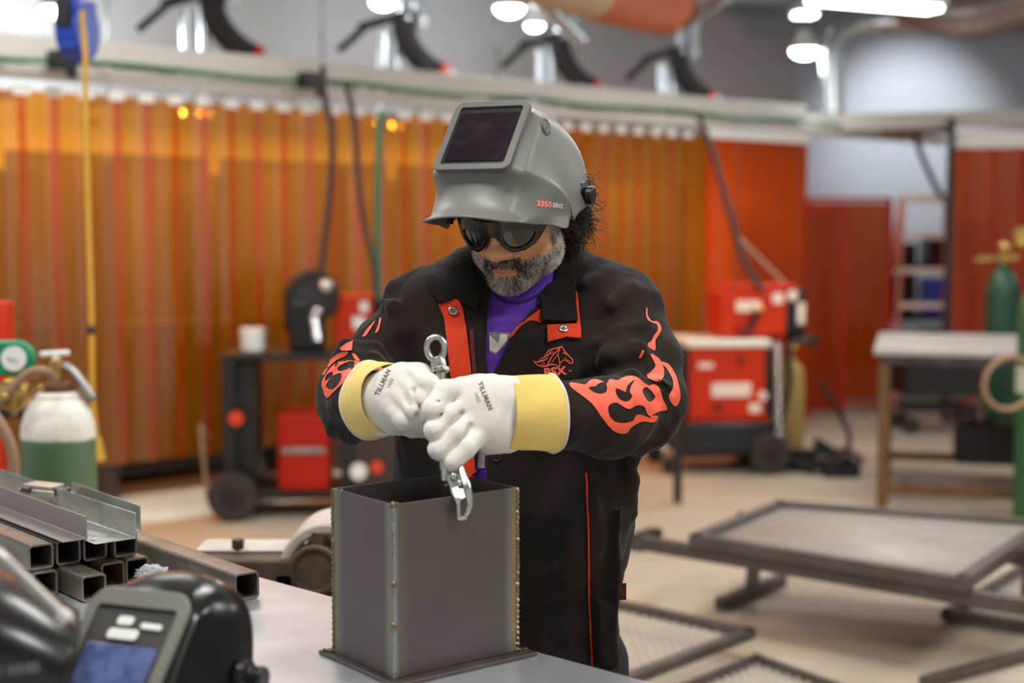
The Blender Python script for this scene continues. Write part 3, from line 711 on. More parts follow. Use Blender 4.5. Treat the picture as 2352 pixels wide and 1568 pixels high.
# ---- green cylinder and gauges at the left
c = P(134, 1000, 4.35)
th = thing('gas_cylinder', 'green gas cylinder with a worn white shoulder, behind the stacked tubes at the left', 'cylinder', (c.x, c.y, 0))
t = NT('white over green paint')
sep = t.add('ShaderNodeSeparateXYZ'); t.l.new(t.co(), sep.inputs[0])
nz = t.noise(3, 4); ma = t.add('ShaderNodeMath', operation='MULTIPLY_ADD'); t.l.new(nz, ma.inputs[0]); ma.inputs[1].default_value = .06; t.l.new(sep.outputs['Z'], ma.inputs[2])
mr = t.add('ShaderNodeMapRange'); t.l.new(ma.outputs[0], mr.inputs[0]); mr.inputs[1].default_value = .955; mr.inputs[2].default_value = .965
mx = t.add('ShaderNodeMix', data_type='RGBA'); t.l.new(mr.outputs[0], mx.inputs[0])
t.l.new(t.ramp(t.noise(5, 5, stretch=(1, 1, .3)), [(.35, srgb(72, 104, 72)), (.7, srgb(100, 116, 86))]), mx.inputs[6])
t.l.new(t.ramp(t.noise(9, 5), [(.35, srgb(205, 200, 186)), (.6, srgb(232, 230, 222))]), mx.inputs[7])
t.l.new(mx.outputs[2], t.p.inputs['Base Color']); t.p.inputs['Roughness'].default_value = .5
MB().lathe([(.1, 0), (.112, .02), (.112, .93), (.109, .97), (.096, 1.01), (.078, 1.04), (.066, 1.052), (.066, 1.06), (.045, 1.075)], n=48).build('tank', t.m, th)
MB().lathe([(.05, 1.07), (.052, 1.075), (.048, 1.095), (.03, 1.10)], n=32).build('neck_ring', M['rust_frame'], th)
MB().cyl((0, 0, 1.09), (0, 0, 1.17), .02).box((0, 0, 1.13), (.035, .035, .05)).cyl((0, 0, 1.13), (-.1, -.02, 1.13), .014).cyl((-.05, -.01, 1.13), (-.075, -.015, 1.13), .02, n=6).build('valve', M['brass'], th, .002)
MB().bar((-.05, 0, 1.185), (.04, 0, 1.19), .022, .018).cyl((0, 0, 1.165), (0, 0, 1.185), .012).build('valve_handle', M['white_plastic'], th, .006)
MB().tube([(.02, 0, 1.15), (.05, 0, 1.13), (.1, .0, 1.06), (.1, 0, 1.05)], [.015, .016, .016, .017], 12, smooth=6).build('relief_hose', M['brushed'], th)
cc = P(38, 822, 4.15)
th = thing('gauge_cluster', 'pressure gauges in a green rubber guard at the left edge', 'gauge', cc)
mb = MB(); pl = []
for i in range(28):
    a = 2 * math.pi * i / 28; pl.append((.055 * math.cos(a) + (.0 if math.cos(a) > 0 else -.1), .052 * math.sin(a)))
MB().prism(pl, -.02, .02).build('guard', mat('green rubber', (0, 128, 84), .5, 0, .05), th, .008)
for x in (.0, -.1):
    g = MB().cyl((x, -.026, 0), (x, -.02, 0), .036, n=32).build('gauge_face', M['white_plastic'], th)
    MB().bar((x - .02, -.028, .002), (x + .012, -.028, -.006), .002, .002, (0, 1, 0)).build('needle', M['black_plastic'], g)
th = thing('brass_regulator', 'brass regulator body below the green gauge guard', 'regulator', P(30, 905, 4.15))
MB().lathe([(.02, -.03), (.05, -.025), (.052, 0), (.045, .02), (.02, .03)], (0, 0, 0), (0, -1, 0), 28).cyl((.03, 0, .01), (.09, 0, .02), .012).cyl((.0, -.04, 0), (0, -.08, -.0), .012).cyl((.012, -.03, -.06), (.012, -.03, .05), .009).build('body', M['brass'], th, .003)
MB().cyl((-.0, 0, .03), (.0, 0, .055), .012).build('stem', M['brass'], th)
tag(MB().tube([P(-20, 950, 4.1), P(20, 900, 4.1), P(60, 860, 4.1), P(100, 850, 4.1), P(125, 870, 4.2)], .013, 10, smooth=6).build('gas_hose', M['tan_hose']), 'brownish gas hose running from the regulator to the valve of the green cylinder', 'hose')
tag(MB().tube([P(-30, 930, 4.0), P(10, 990, 4.0), P(30, 1050, 4.0), P(30, 1130, 4.0), P(20, 1300, 4.0)], .017, 10, smooth=6).build('gas_hose', M['tan_hose']), 'thick tan hose hanging at the left edge in front of the cylinder cart', 'hose')
th = thing('cylinder_cart', 'black and red cylinder cart at the left edge behind the hoses', 'cart', (P(-28, 1000, 4.6).x, 4.7, 0))
MB().box((.06, 0, .97), (.34, .1, .04)).box((-.05, .1, .5), (.06, .06, 1.0)).box((.17, .1, .5), (.05, .05, 1.0)).box((.05, .04, .05), (.5, .4, .04)).build('frame', M['black_metal'], th, .005)
MB().box((-.05, .0, .65), (.16, .14, .5)).box((-.03, .05, 1.17), (.12, .1, .32)).build('tool_box', M['red_paint'], th, .01)
MB().box((-.02, -.005, 1.2), (.04, .008, .14)).build('label_plate', M['cream'], th)
wheel(th, -.15, .2, .1, .05); wheel(th, .25, .2, .1, .05)

# ---- bench vise on a pedestal
M['vise_brown'] = mat('worn brown cast iron', (86, 72, 56), .6, .3, .35, 18, bump=.2, bscale=60)
M['vise_grey'] = mat('worn pale vise paint', (190, 182, 172), .5, .1, .15, 10)
vc = Vector((-.575, 3.35, 0))
th = thing('bench_vise', 'big worn bench vise with a pale rounded casing, left of the steel box', 'vise', vc)
zt = .80
MB().box((-.05, .0, zt - .06), (.24, .20, .12)).box((.12, 0, zt - .11), (.2, .2, .16)).build('body', M['vise_brown'], th, .008)
MB().box((-.07, .03, zt + .004), (.21, .12, .008)).build('jaw_plate', M['vise_grey'], th, .003)
MB().cyl((-.075, -.02, zt + .01), (-.075, -.02, zt + .032), .016, n=6).build('bolt', M['steel_dark'], th, .002)
mb = MB(); n = 20
arch = [(.03 + .115 - .115 * math.cos(a), -.04 + .125 * math.sin(a)) for a in np.linspace(0, math.pi * .93, n)]
inn = [(.03 + .115 - .09 * math.cos(a), -.04 + .095 * math.sin(a)) for a in np.linspace(math.pi * .93, 0, n)]
mb.prism([(x, zt + z) for x, z in arch + inn], -.09, .1)
mb.build('casing', M['vise_grey'], th, .008)
MB().cyl((.12, -.12, zt - .02), (.12, .1, zt - .02), .05, n=28).torus((.12, -.12, zt - .02), .052, .008, (0, 1, 0)).box((.12, -.04, zt + .03), (.03, .1, .07)).build('spindle', M['vise_brown'], th, .004)
MB().box((.03, 0, zt - .24), (.3, .26, .1)).build('swivel_base', M['vise_brown'], th, .01)
th = thing('vise_pedestal', 'dark steel pedestal carrying the bench vise', 'stand', vc)
MB().box((.03, 0, .27), (.12, .12, .5)).box((.03, 0, .01), (.4, .4, .02)).box((.03, 0, zt - .3), (.32, .3, .02)).build('column', M['black_metal'], th, .004)
# ================================================================ FRONT BENCH
TZ = .86
EA = Vector((-.518, 2.843, 0)); EB = Vector((.218, 2.154, 0)); ED = (EB - EA).normalized(); EN = Vector((ED.y, -ED.x, 0))   # EN points to the camera side
t = NT('brushed bench steel')
n1 = t.noise(3, 6, .7, (1, 1, 1)); n2 = t.noise(5, 4, .6, (3, 1, 1))
t.l.new(t.ramp(n1, [(.3, srgb(196, 199, 204)), (.7, srgb(222, 225, 230))]), t.p.inputs['Base Color'])
t.l.new(t.ramp(n2, [(.3, (.3,) * 3 + (1,)), (.7, (.38,) * 3 + (1,))]), t.p.inputs['Roughness'])
t.p.inputs['Metallic'].default_value = .8; t.bump(t.noise(160, 3, .6, (1, 14, 1)), .03, .0005)
M['bench'] = t.m
L0 = EA - ED * 1.5; L1 = EB + ED * .12
wd = 1.25; an = math.atan2(ED.y, ED.x)
th = thing('steel_workbench', 'long reflective steel workbench carrying the box, tubes and helmets', 'workbench', (0, 0, 0))
mid = (L0 + L1) / 2 + EN * wd / 2; LL = (L1 - L0).length
MB().box((mid.x, mid.y, TZ - .006), (LL, wd, .012), an).build('tabletop', M['bench'], th, .0015)
MB().box((mid.x, mid.y, TZ - .052), (LL - .04, wd - .04, .08), an).build('apron', M['steel_dark'], th)
for i in (0, 1):
    for j in (0, 1):
        c = (L0 if i == 0 else L1) + ED * (.08 if i == 0 else -.08) + EN * (.08 if j == 0 else wd - .08)
        MB().box((c.x, c.y, (TZ - .092) / 2), (.07, .07, TZ - .092), an).build('leg', M['steel_dark'], th, .004)

# ---- square tubes
TU = Vector((-.654, .756, 0)); TV = Vector((.756, .654, 0))
t = NT('mill square tube')
n1 = t.noise(6, 6, .7); n2 = t.noise(30, 4, .6, (1, .06, 1))
t.l.new(t.ramp(n1, [(.3, srgb(96, 88, 80)), (.7, srgb(150, 142, 132))]), t.p.inputs['Base Color'])
t.l.new(t.ramp(n2, [(.3, (.3,) * 3 + (1,)), (.7, (.5,) * 3 + (1,))]), t.p.inputs['Roughness'])
t.p.inputs['Metallic'].default_value = .7; t.bump(n2, .1, .0006)
M['tube'] = t.m
M['tube_brown'] = mat('brown mill tube', (120, 98, 74), .45, .5, .2, 10)
W = .05
def sq(u, v, z, L, label, m='tube', w=W, grp='stacked square tubes'):
    """end face at u, left edge at v, bottom at z"""
    mm = UVM(TU * u + TV * (v + w / 2) + Vector((0, 0, z + w / 2)), TV, TU)
    th = MB(); th.sqtube(0, L, w, .0045, Matrix.Identity(4))
    o = th.build('square_tube', M[m], None, .0006); o.matrix_world = mm
    return tag(o, label, 'tube', grp)
zb = TZ + .0005
sq(2.608, 1.052, zb, 1.3, 'leftmost square tube of the bottom row of the stack')
sq(2.520, 1.110, zb, 1.4, 'square tube of the bottom row that sticks out furthest toward the camera')
sq(2.594, 1.183, zb, 1.3, 'brownish square tube of the bottom row, second from the right', 'tube_brown')
sq(2.599, 1.237, zb, 1.2, 'rightmost square tube of the bottom row, beside the crumpled plastic wrap')
zc = zb + W + .0008
sq(2.620, 1.050, zc, 1.3, 'leftmost square tube of the top row, under the front angle iron')
sq(2.628, 1.108, zc, 1.25, 'second square tube from the left in the top row')
sq(2.628, 1.163, zc, 1.2, 'third square tube from the left in the top row, half covered by the angle')
sq(2.618, 1.222, zc, 1.1, 'rightmost square tube of the top row, under the folded angle end')
o = sq(2.335, 1.330, zb, .85, 'long square tube lying alone at the right of the stack, near the bench edge', grp=None, w=.053)
zt2 = zc + W + .0005
def angle(u, v, z, L, a, b, t, label, m, flip=False, rot=0.0):
    th = MB()
    s = -1
    # horizontal flange extends toward the camera side (-TV), vertical at v
    prof = [(0, 0), (0, b), (-t, b), (-t, t), (-a, t), (-a, 0)]
    th.prism(prof, 0, L)
    o = th.build('angle_iron', M[m], None, .0006)
    o.matrix_world = UVM(TU * u + TV * v + Vector((0, 0, z)), TV, TU) @ Matrix.Rotation(rot, 4, 'Z')
    return tag(o, label, 'angle iron', 'angle irons on the tube stack')
M['zinc'] = mat('zinc coated sheet', (186, 188, 182), .32, .75, .14, 14, rvar=.1)
M['alu'] = mat('dull aluminium', (150, 144, 142), .4, .7, .12, 5, stretch=(1, .1, 1))
angle(2.545, 1.235, zt2, 1.45, .085, .05, .0016, 'larger bright galvanised angle on top of the tubes, reaching furthest right', 'zinc', rot=R(0))
angle(2.59, 1.155, zt2 + .0022, 1.3, .05, .045, .003, 'shorter grey angle iron lying inside the galvanised one', 'alu', rot=R(0))
angle(2.60, 1.272, zt2 + .0, .35, .04, .052, .002, 'small folded angle piece at the right end of the stack', 'zinc', rot=R(-2))
# ---- two hinged brackets further back
M['cast_grey'] = mat('pale cast metal', (176, 168, 156), .4, .4, .12, 20)
def bracket(px, py, z, rz, label):
    c = G(px, py, z)
    th = thing('metal_bracket', label, 'bracket', c, rz, 'metal brackets behind the angles')
    MB().box((0, 0, .008), (.1, .05, .014)).box((0, .0, .02), (.08, .045, .01)).build('plate', M['cast_grey'], th, .003)
    MB().cyl((.053, -.02, .012), (.053, .02, .012), .007).build('hinge_pin', M['steel_dark'], th)
    MB().cyl((-.03, -.03, .016), (-.01, -.03, .014), .006).build('hinge_pin', M['steel_dark'], th)
bracket(140, 1152, zt2, R(-42), 'lower pale metal bracket resting on the far end of the tubes')
bracket(100, 1136, zt2 + .027, R(-25), 'upper pale metal bracket stacked on the lower one, in front of the green cylinder')
# ---- crumpled plastic wrap
bm = bmesh.new(); bmesh.ops.create_icosphere(bm, subdivisions=4, radius=1)
for v in bm.verts:
    p = v.co.copy(); n = noise.noise(p * 1.6 + Vector((3, 1, 7))) * .5 + abs(noise.noise(p * 4.5)) * .55
    q = p * (.75 + n); v.co = Vector((q.x * .034, q.y * .022, max(q.z * .02, -.016)))
me = bpy.data.meshes.new('plastic_wrap'); bm.to_mesh(me); bm.free()
t = NT('clear crumpled film'); t.p.inputs['Base Color'].default_value = (.93, .94, .97, 1); t.p.inputs['Roughness'].default_value = .08
tr = t.add('ShaderNodeBsdfTransparent'); mx = t.add('ShaderNodeMixShader'); mx.inputs[0].default_value = .5
t.l.new(t.p.outputs[0], mx.inputs[1]); t.l.new(tr.outputs[0], mx.inputs[2]); t.l.new(mx.outputs[0], t.out.inputs[0])
o = link('plastic_wrap', me, t.m); c = G(350, 1338, TZ); o.location = (c.x, c.y, TZ + .018)
tag(o, 'crumpled clear plastic wrap on the bench between the tubes and the foreground helmet', 'wrap')

# ---- welded steel box
t = NT('welded box plate')
def plate_mat(w, left_tint, right_tint):
    t = NT('heat tinted plate'); sep = t.add('ShaderNodeSeparateXYZ'); t.l.new(t.co(), sep.inputs[0])
    nz = t.noise(22, 4, .6, (1, 1, .35)); a = t.add('ShaderNodeMath', operation='MULTIPLY_ADD'); a.inputs[1].default_value = .012; t.l.new(nz, a.inputs[0]); t.l.new(sep.outputs['X'], a.inputs[2])
    mr = t.add('ShaderNodeMapRange'); mr.inputs[1].default_value = 0; mr.inputs[2].default_value = w + .012; t.l.new(a.outputs[0], mr.inputs[0])
    base = srgb(98, 90, 87)
    f = lambda x: x / w
    st = [(0.0, srgb(120, 92, 58)), (f(.008), srgb(150, 124, 78)), (f(.018), srgb(112, 116, 112)), (f(.034), base), (1 - f(.034), base), (1 - f(.022), srgb(118, 122, 112)), (1 - f(.012), srgb(158, 128, 72)), (1, srgb(120, 84, 52))]
    if left_tint: st[0] = (0, srgb(132, 140, 142)); st[1] = (f(.006), srgb(150, 160, 164)); st[2] = (f(.014), srgb(112, 104, 88))
    c = t.ramp(mr.outputs[0], st)
    n2 = t.noise(7, 5, .6, (1, 1, .6)); mx = t.add('ShaderNodeMix', data_type='RGBA', blend_type='MULTIPLY'); mx.inputs[0].default_value = .55
    t.l.new(c, mx.inputs[6]); t.l.new(t.ramp(n2, [(.3, (.72, .7, .72, 1)), (.7, (1, 1, 1, 1))]), mx.inputs[7])
    t.l.new(mx.outputs[2], t.p.inputs['Base Color']); t.p.inputs['Metallic'].default_value = .55; t.p.inputs['Specular IOR Level'].default_value = .4
    t.l.new(t.ramp(n2, [(.3, (.42,) * 3 + (1,)), (.7, (.56,) * 3 + (1,))]), t.p.inputs['Roughness']); return t.m
bf = Vector((-.182, 2.152, 0)); bl = Vector((-.299, 2.290, 0)); br = Vector((.010, 2.302, 0))
dl = bl - bf; dr = br - bf; wl_, wr_ = dl.length, dr.length
dr.normalize(); dl = Vector((-dr.y, dr.x, 0)); 
BZ = TZ + .0065; BH = .272; tk = .003
box = thing('steel_box', 'open topped welded steel box with base plate, in front of the person', 'box', (bf.x, bf.y, BZ - .006), math.atan2(dr.y, dr.x))
z0 = .0063
def panel(w, loc, rz, mm, lab=None):
    o = MB().box((w / 2, tk / 2, BH / 2), (w, tk, BH)).build('side_plate', mm, box, .0006); o.location = loc; o.rotation_euler = (0, 0, rz); return o
pm = plate_mat(wr_, True, False); pm2 = plate_mat(wl_, False, True)
panel(wr_ - .0005, (.0003, 0, z0), 0, pm)                                          # front right face
panel(wl_ - .006, (0, wl_ - .003, z0), R(-90), pm2)                                   # front left face
panel(wr_ - .0005, (.0003, wl_ - tk, z0), 0, pm)                                   # back
panel(wl_ - .006, (wr_ - tk, wl_ - .003, z0), R(-90), pm2)                            # right back
bp = MB().box((wr_ / 2 + .004, wl_ / 2, .003), (wr_ + .036, wl_ + .05, .006)).build('base_plate', M['steel_dark'], box, .0012)
M['weld'] = mat('weld bead', (150, 142, 132), .3, .9, .35, 260, col2=(96, 70, 44), bump=.3, bscale=500)
M['weld_blue'] = mat('blue grey weld bead', (150, 164, 168), .3, .85, .2, 120)
def bead(x, y, za, zb_, r, mm, seed, lump=.35, n=90):
    rr = random.Random(seed); pts = []; rs = []
    for i in range(n):
        k = i / (n - 1); pts.append((x + rr.uniform(-.0004, .0004), y + rr.uniform(-.0004, .0004), za + (zb_ - za) * k)); rs.append(r * (1 + lump * math.sin(i * 2.1) * rr.uniform(.3, 1)))
    MB().tube(pts, rs, 8).build('weld_seam', mm, box)
bead(.001, .001, z0, z0 + BH, .0030, M['weld_blue'], 1, .15)
bead(wr_ - .001, .001, z0, z0 + BH, .0034, M['weld'], 2, .5)
bead(.0, wl_ - .001, z0, z0 + BH, .0026, M['weld'], 3, .4)
bead(wr_ - .001, wl_ - .001, z0, z0 + BH, .003, M['weld'], 4, .4)
rr = random.Random(9)
for (z, r) in ((.153, .0052), (.088, .005), (z0 + BH - .002, .005)): MB().ball((-.0005, -.0005, z), r, 12, (1, 1, 1.5)).build('tack_weld', M['weld'], box)
mb = MB(); mb.tube([(wr_ + .002 + k * .0015, .0 - k * .0006, z0 + .001) for k in range(10)], [.0024 + rr.uniform(0, .0016) for k in range(10)], 8); mb.build('tack_weld', M['weld'], box)
mb = MB(); mb.tube([(-.003 - k * .0006, wl_ + .000 + k * .0018, z0 + .001) for k in range(10)], [.0024 + rr.uniform(0, .0016) for k in range(10)], 8); mb.build('tack_weld', M['weld'], box)
MB().ball((.008, .0, z0 + BH), .003, 8).build('tack_weld', M['weld'], box); MB().ball((0, wl_ - .03, z0 + BH), .003, 8).build('tack_weld', M['weld'], box)
# ================================================================ IMPLICIT SURFACES (surface nets)
class Field:
    def __init__(s, lo, hi, res):
        s.lo = np.array(lo, float); s.res = res
        s.n = np.ceil((np.array(hi) - s.lo) / res).astype(int) + 1
        ax = [(s.lo[i] + res * np.arange(s.n[i])).astype(np.float32) for i in range(3)]
        s.X, s.Y, s.Z = np.meshgrid(*ax, indexing='ij', sparse=True)
        s.V = np.full(tuple(s.n), 1.0, np.float32)
    def win(s, c0, c1, pad):
        sl = []
        for i in range(3):
            a = int(max(0, math.floor((min(c0[i], c1[i]) - pad - s.lo[i]) / s.res))); b = int(min(s.n[i], math.ceil((max(c0[i], c1[i]) + pad - s.lo[i]) / s.res) + 1))
            sl.append(slice(a, max(b, a)))
        sl = tuple(sl); return sl, s.X[sl[0], :, :], s.Y[:, sl[1], :], s.Z[:, :, sl[2]]
    def comb(s, sl, d, k, sub=False):
        v = s.V[sl]
        if sub: d = -d; 
        if not sub:
            if k <= 0: s.V[sl] = np.minimum(v, d)
            else:
                h = np.clip(.5 + .5 * (v - d) / k, 0, 1); s.V[sl] = v * (1 - h) + d * h - k * h * (1 - h)
        else:
            if k <= 0: s.V[sl] = np.maximum(v, d)
            else:
                h = np.clip(.5 - .5 * (v - d) / k, 0, 1); s.V[sl] = v * (1 - h) + d * h + k * h * (1 - h)
    def cap(s, a, b, ra, rb=None, k=.01, sub=False):
        rb = ra if rb is None else rb; a = np.array(a, float); b = np.array(b, float); m = max(ra, rb)
        sl, X, Y, Z = s.win(a, b, m + k * 1.5 + .012)
        ab = b - a; L = float(ab @ ab) + 1e-12
        t = np.clip(((X - a[0]) * ab[0] + (Y - a[1]) * ab[1] + (Z - a[2]) * ab[2]) / L, 0, 1)
        d = np.sqrt((X - a[0] - t * ab[0]) ** 2 + (Y - a[1] - t * ab[1]) ** 2 + (Z - a[2] - t * ab[2]) ** 2) - (ra + (rb - ra) * t)
        s.comb(sl, d.astype(np.float32), k, sub)
    def chain(s, pts, rs, k=.01, sub=False):
        for i in range(len(pts) - 1):
            r0 = rs[i] if isinstance(rs, (list, tuple)) else rs; r1 = rs[i + 1] if isinstance(rs, (list, tuple)) else rs
            s.cap(pts[i], pts[i + 1], r0, r1, k, sub)
    def ell(s, c, r, Mx=None, k=.01, sub=False):
        """ellipsoid; Mx columns = local axes"""
        m = max(r); sl, X, Y, Z = s.win(c, c, m + k * 1.5 + .012)
        X = X - c[0]; Y = Y - c[1]; Z = Z - c[2]
        if Mx is None: x, y, z = X, Y, Z
        else: x, y, z = [X * Mx[0][i] + Y * Mx[1][i] + Z * Mx[2][i] for i in range(3)]
        q0 = np.sqrt((x / r[0]) ** 2 + (y / r[1]) ** 2 + (z / r[2]) ** 2); q1 = np.sqrt((x / r[0] ** 2) ** 2 + (y / r[1] ** 2) ** 2 + (z / r[2] ** 2) ** 2) + 1e-6
        s.comb(sl, (q0 * (q0 - 1) / q1).astype(np.float32), k, sub)
    def mesh(s, name):
        V = s.V; V = np.pad(V, 1, constant_values=1.0); lo = s.lo - s.res
        n = np.array(V.shape); ins = V < 0
        cs = n - 1
        cnt = np.zeros(tuple(cs), np.uint8)
        for dx in (0, 1):
            for dy in (0, 1):
                for dz in (0, 1): cnt += ins[dx:dx + cs[0], dy:dy + cs[1], dz:dz + cs[2]]
        cells = np.argwhere((cnt > 0) & (cnt < 8)); N = len(cells)
        idx = np.full(tuple(cs), -1, np.int64); idx[cells[:, 0], cells[:, 1], cells[:, 2]] = np.arange(N)
        acc = np.zeros((N, 3)); num = np.zeros(N)
        cor = [(0, 0, 0), (1, 0, 0), (0, 1, 0), (1, 1, 0), (0, 0, 1), (1, 0, 1), (0, 1, 1), (1, 1, 1)]
        for (i, j) in ((0, 1), (2, 3), (4, 5), (6, 7), (0, 2), (1, 3), (4, 6), (5, 7), (0, 4), (1, 5), (2, 6), (3, 7)):
            a = cells + cor[i]; b = cells + cor[j]
            va = V[a[:, 0], a[:, 1], a[:, 2]]; vb = V[b[:, 0], b[:, 1], b[:, 2]]
            m = (va < 0) != (vb < 0); t = np.where(m, va / np.where(va == vb, 1, va - vb), 0)
            acc += np.where(m[:, None], a + (b - a) * t[:, None], 0); num += m
        verts = lo + (acc / num[:, None]) * s.res
        faces = []
        for ax in range(3):
            sl0 = [slice(None)] * 3; sl1 = [slice(None)] * 3; sl0[ax] = slice(0, -1); sl1[ax] = slice(1, None)
            A = ins[tuple(sl0)]; B = ins[tuple(sl1)]
            e = np.argwhere(A != B); u, v = (ax + 1) % 3, (ax + 2) % 3
            e = e[(e[:, u] > 0) & (e[:, v] > 0) & (e[:, u] < cs[u]) & (e[:, v] < cs[v])]
            s0 = A[e[:, 0], e[:, 1], e[:, 2]]
            q = []
            for du, dv in ((-1, -1), (0, -1), (0, 0), (-1, 0)):
                c = e.copy(); c[:, u] += du; c[:, v] += dv; q.append(idx[c[:, 0], c[:, 1], c[:, 2]])
            q = np.stack(q, 1); q[~s0] = q[~s0][:, ::-1]; faces.append(q)
        F_ = np.concatenate(faces); F_ = F_[(F_ >= 0).all(1)]
        me = bpy.data.meshes.new(name); me.vertices.add(N); me.vertices.foreach_set('co', verts.astype(np.float32).ravel())
        me.loops.add(len(F_) * 4); me.loops.foreach_set('vertex_index', F_.astype(np.int32).ravel())
        me.polygons.add(len(F_)); me.polygons.foreach_set('loop_start', np.arange(0, len(F_) * 4, 4, dtype=np.int32))
        me.polygons.foreach_set('use_smooth', np.ones(len(F_), bool)); me.update(calc_edges=True); me.validate()
        return me
def poly_sdf(px, pz, poly):
    """signed distance on arrays px,pz to polygon (list of 2D points); negative inside"""
    d = np.full(np.broadcast(px, pz).shape, 1e9); s = np.ones(d.shape, bool); n = len(poly)
    for i in range(n):
        a = poly[i]; b = poly[i - 1]; ex, ey = b[0] - a[0], b[1] - a[1]; wx, wy = px - a[0], pz - a[1]
        t = np.clip((wx * ex + wy * ey) / (ex * ex + ey * ey + 1e-12), 0, 1)
        d = np.minimum(d, (wx - ex * t) ** 2 + (wy - ey * t) ** 2)
        c1 = pz >= a[1]; c2 = pz < b[1]; c3 = ex * wy > ey * wx
        s ^= (c1 & c2 & c3) | (~c1 & ~c2 & ~c3)
    return (np.sqrt(d) * np.where(s, 1, -1)).astype(np.float32)
def displace(me, fn):
    n = len(me.vertices); co = np.empty(n * 3, np.float32); me.vertices.foreach_get('co', co); no = np.empty(n * 3, np.float32)
    me.vertices.foreach_get('normal', no) if False else me.vertex_normals.foreach_get('vector', no)
    co = co.reshape(-1, 3); no = no.reshape(-1, 3); co = co + no * fn(co, no)[:, None]
    me.vertices.foreach_set('co', co.astype(np.float32).ravel()); me.update()
def relax(me, it=2, f=.5):
    bm = bmesh.new(); bm.from_mesh(me)
    for _ in range(it): bmesh.ops.smooth_vert(bm, verts=bm.verts, factor=f, use_axis_x=True, use_axis_y=True, use_axis_z=True)
    bm.to_mesh(me); bm.free()
    me.polygons.foreach_set('use_smooth', np.ones(len(me.polygons), bool))
def nz(co, sc, off=(0, 0, 0), st=(1, 1, 1)):
    o = Vector(off); return np.array([noise.noise(Vector((c[0] * st[0], c[1] * st[1], c[2] * st[2])) * sc + o) for c in co], np.float32)
def bvh_of(me, mw=None):
    vs = [(mw @ v.co if mw else v.co.copy()) for v in me.vertices]
    return BVHTree.FromPolygons(vs, [p.vertices[:] for p in me.polygons])
def decal(name, polys, holes, bvh, m, parent, off=.0008, thick=0.0, step=6.0, frame=None, back=None):
    """closed outlines measured on the photo (px), cut from cloth and laid on the surface found behind them"""
    pts = []; edges = []
    for pl in polys + holes:
        k = len(pts); n = len(pl); dn = []
        for i in range(n):
            a = Vector(pl[i]); b = Vector(pl[(i + 1) % n]); q = max(1, int((b - a).length / step))
            for j in range(q): dn.append(a.lerp(b, j / q))
        pts += dn; edges += [(k + i, k + (i + 1) % len(dn)) for i in range(len(dn))]
    xs = [p[0] for p in pts]; ys = [p[1] for p in pts]
    def inside(x, y):
        r = False
        for pl in polys:
            c = False; n = len(pl)
            for i in range(n):
                x1, y1 = pl[i]; x2, y2 = pl[i - 1]
                if (y1 > y) != (y2 > y) and x < (x2 - x1) * (y - y1) / (y2 - y1) + x1: c = not c
            r = r or c
        if not r: return False
        for pl in holes:
            c = False; n = len(pl)
            for i in range(n):
                x1, y1 = pl[i]; x2, y2 = pl[i - 1]
                if (y1 > y) != (y2 > y) and x < (x2 - x1) * (y - y1) / (y2 - y1) + x1: c = not c
            if c: return False
        return True
    y = min(ys) + step / 2; row = 0
    while y < max(ys):
        x = min(xs) + (step / 2 if row % 2 else 0)
        while x < max(xs):
            if inside(x, y): pts.append(Vector((x, y)))
            x += step
        y += step * .87; row += 1
    vo, _, fo, *_r = delaunay_2d_cdt([Vector(p) for p in pts], edges, [], 0, 1e-5)
    fs = []
    for f in fo:
        cx = sum(vo[i][0] for i in f) / len(f); cy = sum(vo[i][1] for i in f) / len(f)
        if inside(cx, cy): fs.append(f)
    V3 = {}
    for f in fs:
        for i in f:
            if i not in V3:
                r = ray(vo[i][0], vo[i][1]); h = bvh.ray_cast(EYE, r)
                V3[i] = None if h[0] is None else h[0] + h[1] * off * (1 if h[1].dot(r) < 0 else -1)
    bm = bmesh.new(); mp = {}
    for f in fs:
        if any(V3[i] is None for i in f): continue
        c = [V3[i] for i in f]
        if max((c[i] - c[i - 1]).length for i in range(len(c))) > .03: continue
        vv = []
        for i in f:
            if i not in mp: mp[i] = bm.verts.new(V3[i])
            vv.append(mp[i])
        try: bm.faces.new(vv)
        except ValueError: pass
    if thick: bmesh.ops.smooth_vert(bm, verts=[v for v in bm.verts if not v.is_boundary], factor=.5, use_axis_x=True, use_axis_y=True, use_axis_z=True)
    for f in bm.faces:
        f.smooth = True
    bm.normal_update()
    if bm.faces and sum(f.normal.dot(f.calc_center_median() - EYE) for f in bm.faces) > 0: bmesh.ops.reverse_faces(bm, faces=bm.faces)
    me = bpy.data.meshes.new(name); bm.to_mesh(me); bm.free()
    o = link(name, me, m, parent)
    if thick:
        s_ = o.modifiers.new('t', 'SOLIDIFY'); s_.thickness = thick; s_.offset = -1
        b = o.modifiers.new('b', 'BEVEL'); b.width = thick * .3; b.segments = 1; b.limit_method = 'ANGLE'; b.angle_limit = R(50)
    return o
def crop(x0, y0, sc, pts): return [(x0 + x / sc, y0 + y / sc) for x, y in pts]
def smooth2(pts, k=4):
    n = len(pts); out = []
    for i in range(n):
        p0, p1, p2, p3 = (Vector(pts[(i + j) % n]) for j in (-1, 0, 1, 2))
        for j in range(k):
            t = j / k; q = .5 * ((2 * p1) + (p2 - p0) * t + (2 * p0 - 5 * p1 + 4 * p2 - p3) * t * t + (3 * p1 - p0 - 3 * p2 + p3) * t ** 3); out.append((q.x, q.y))
    return out
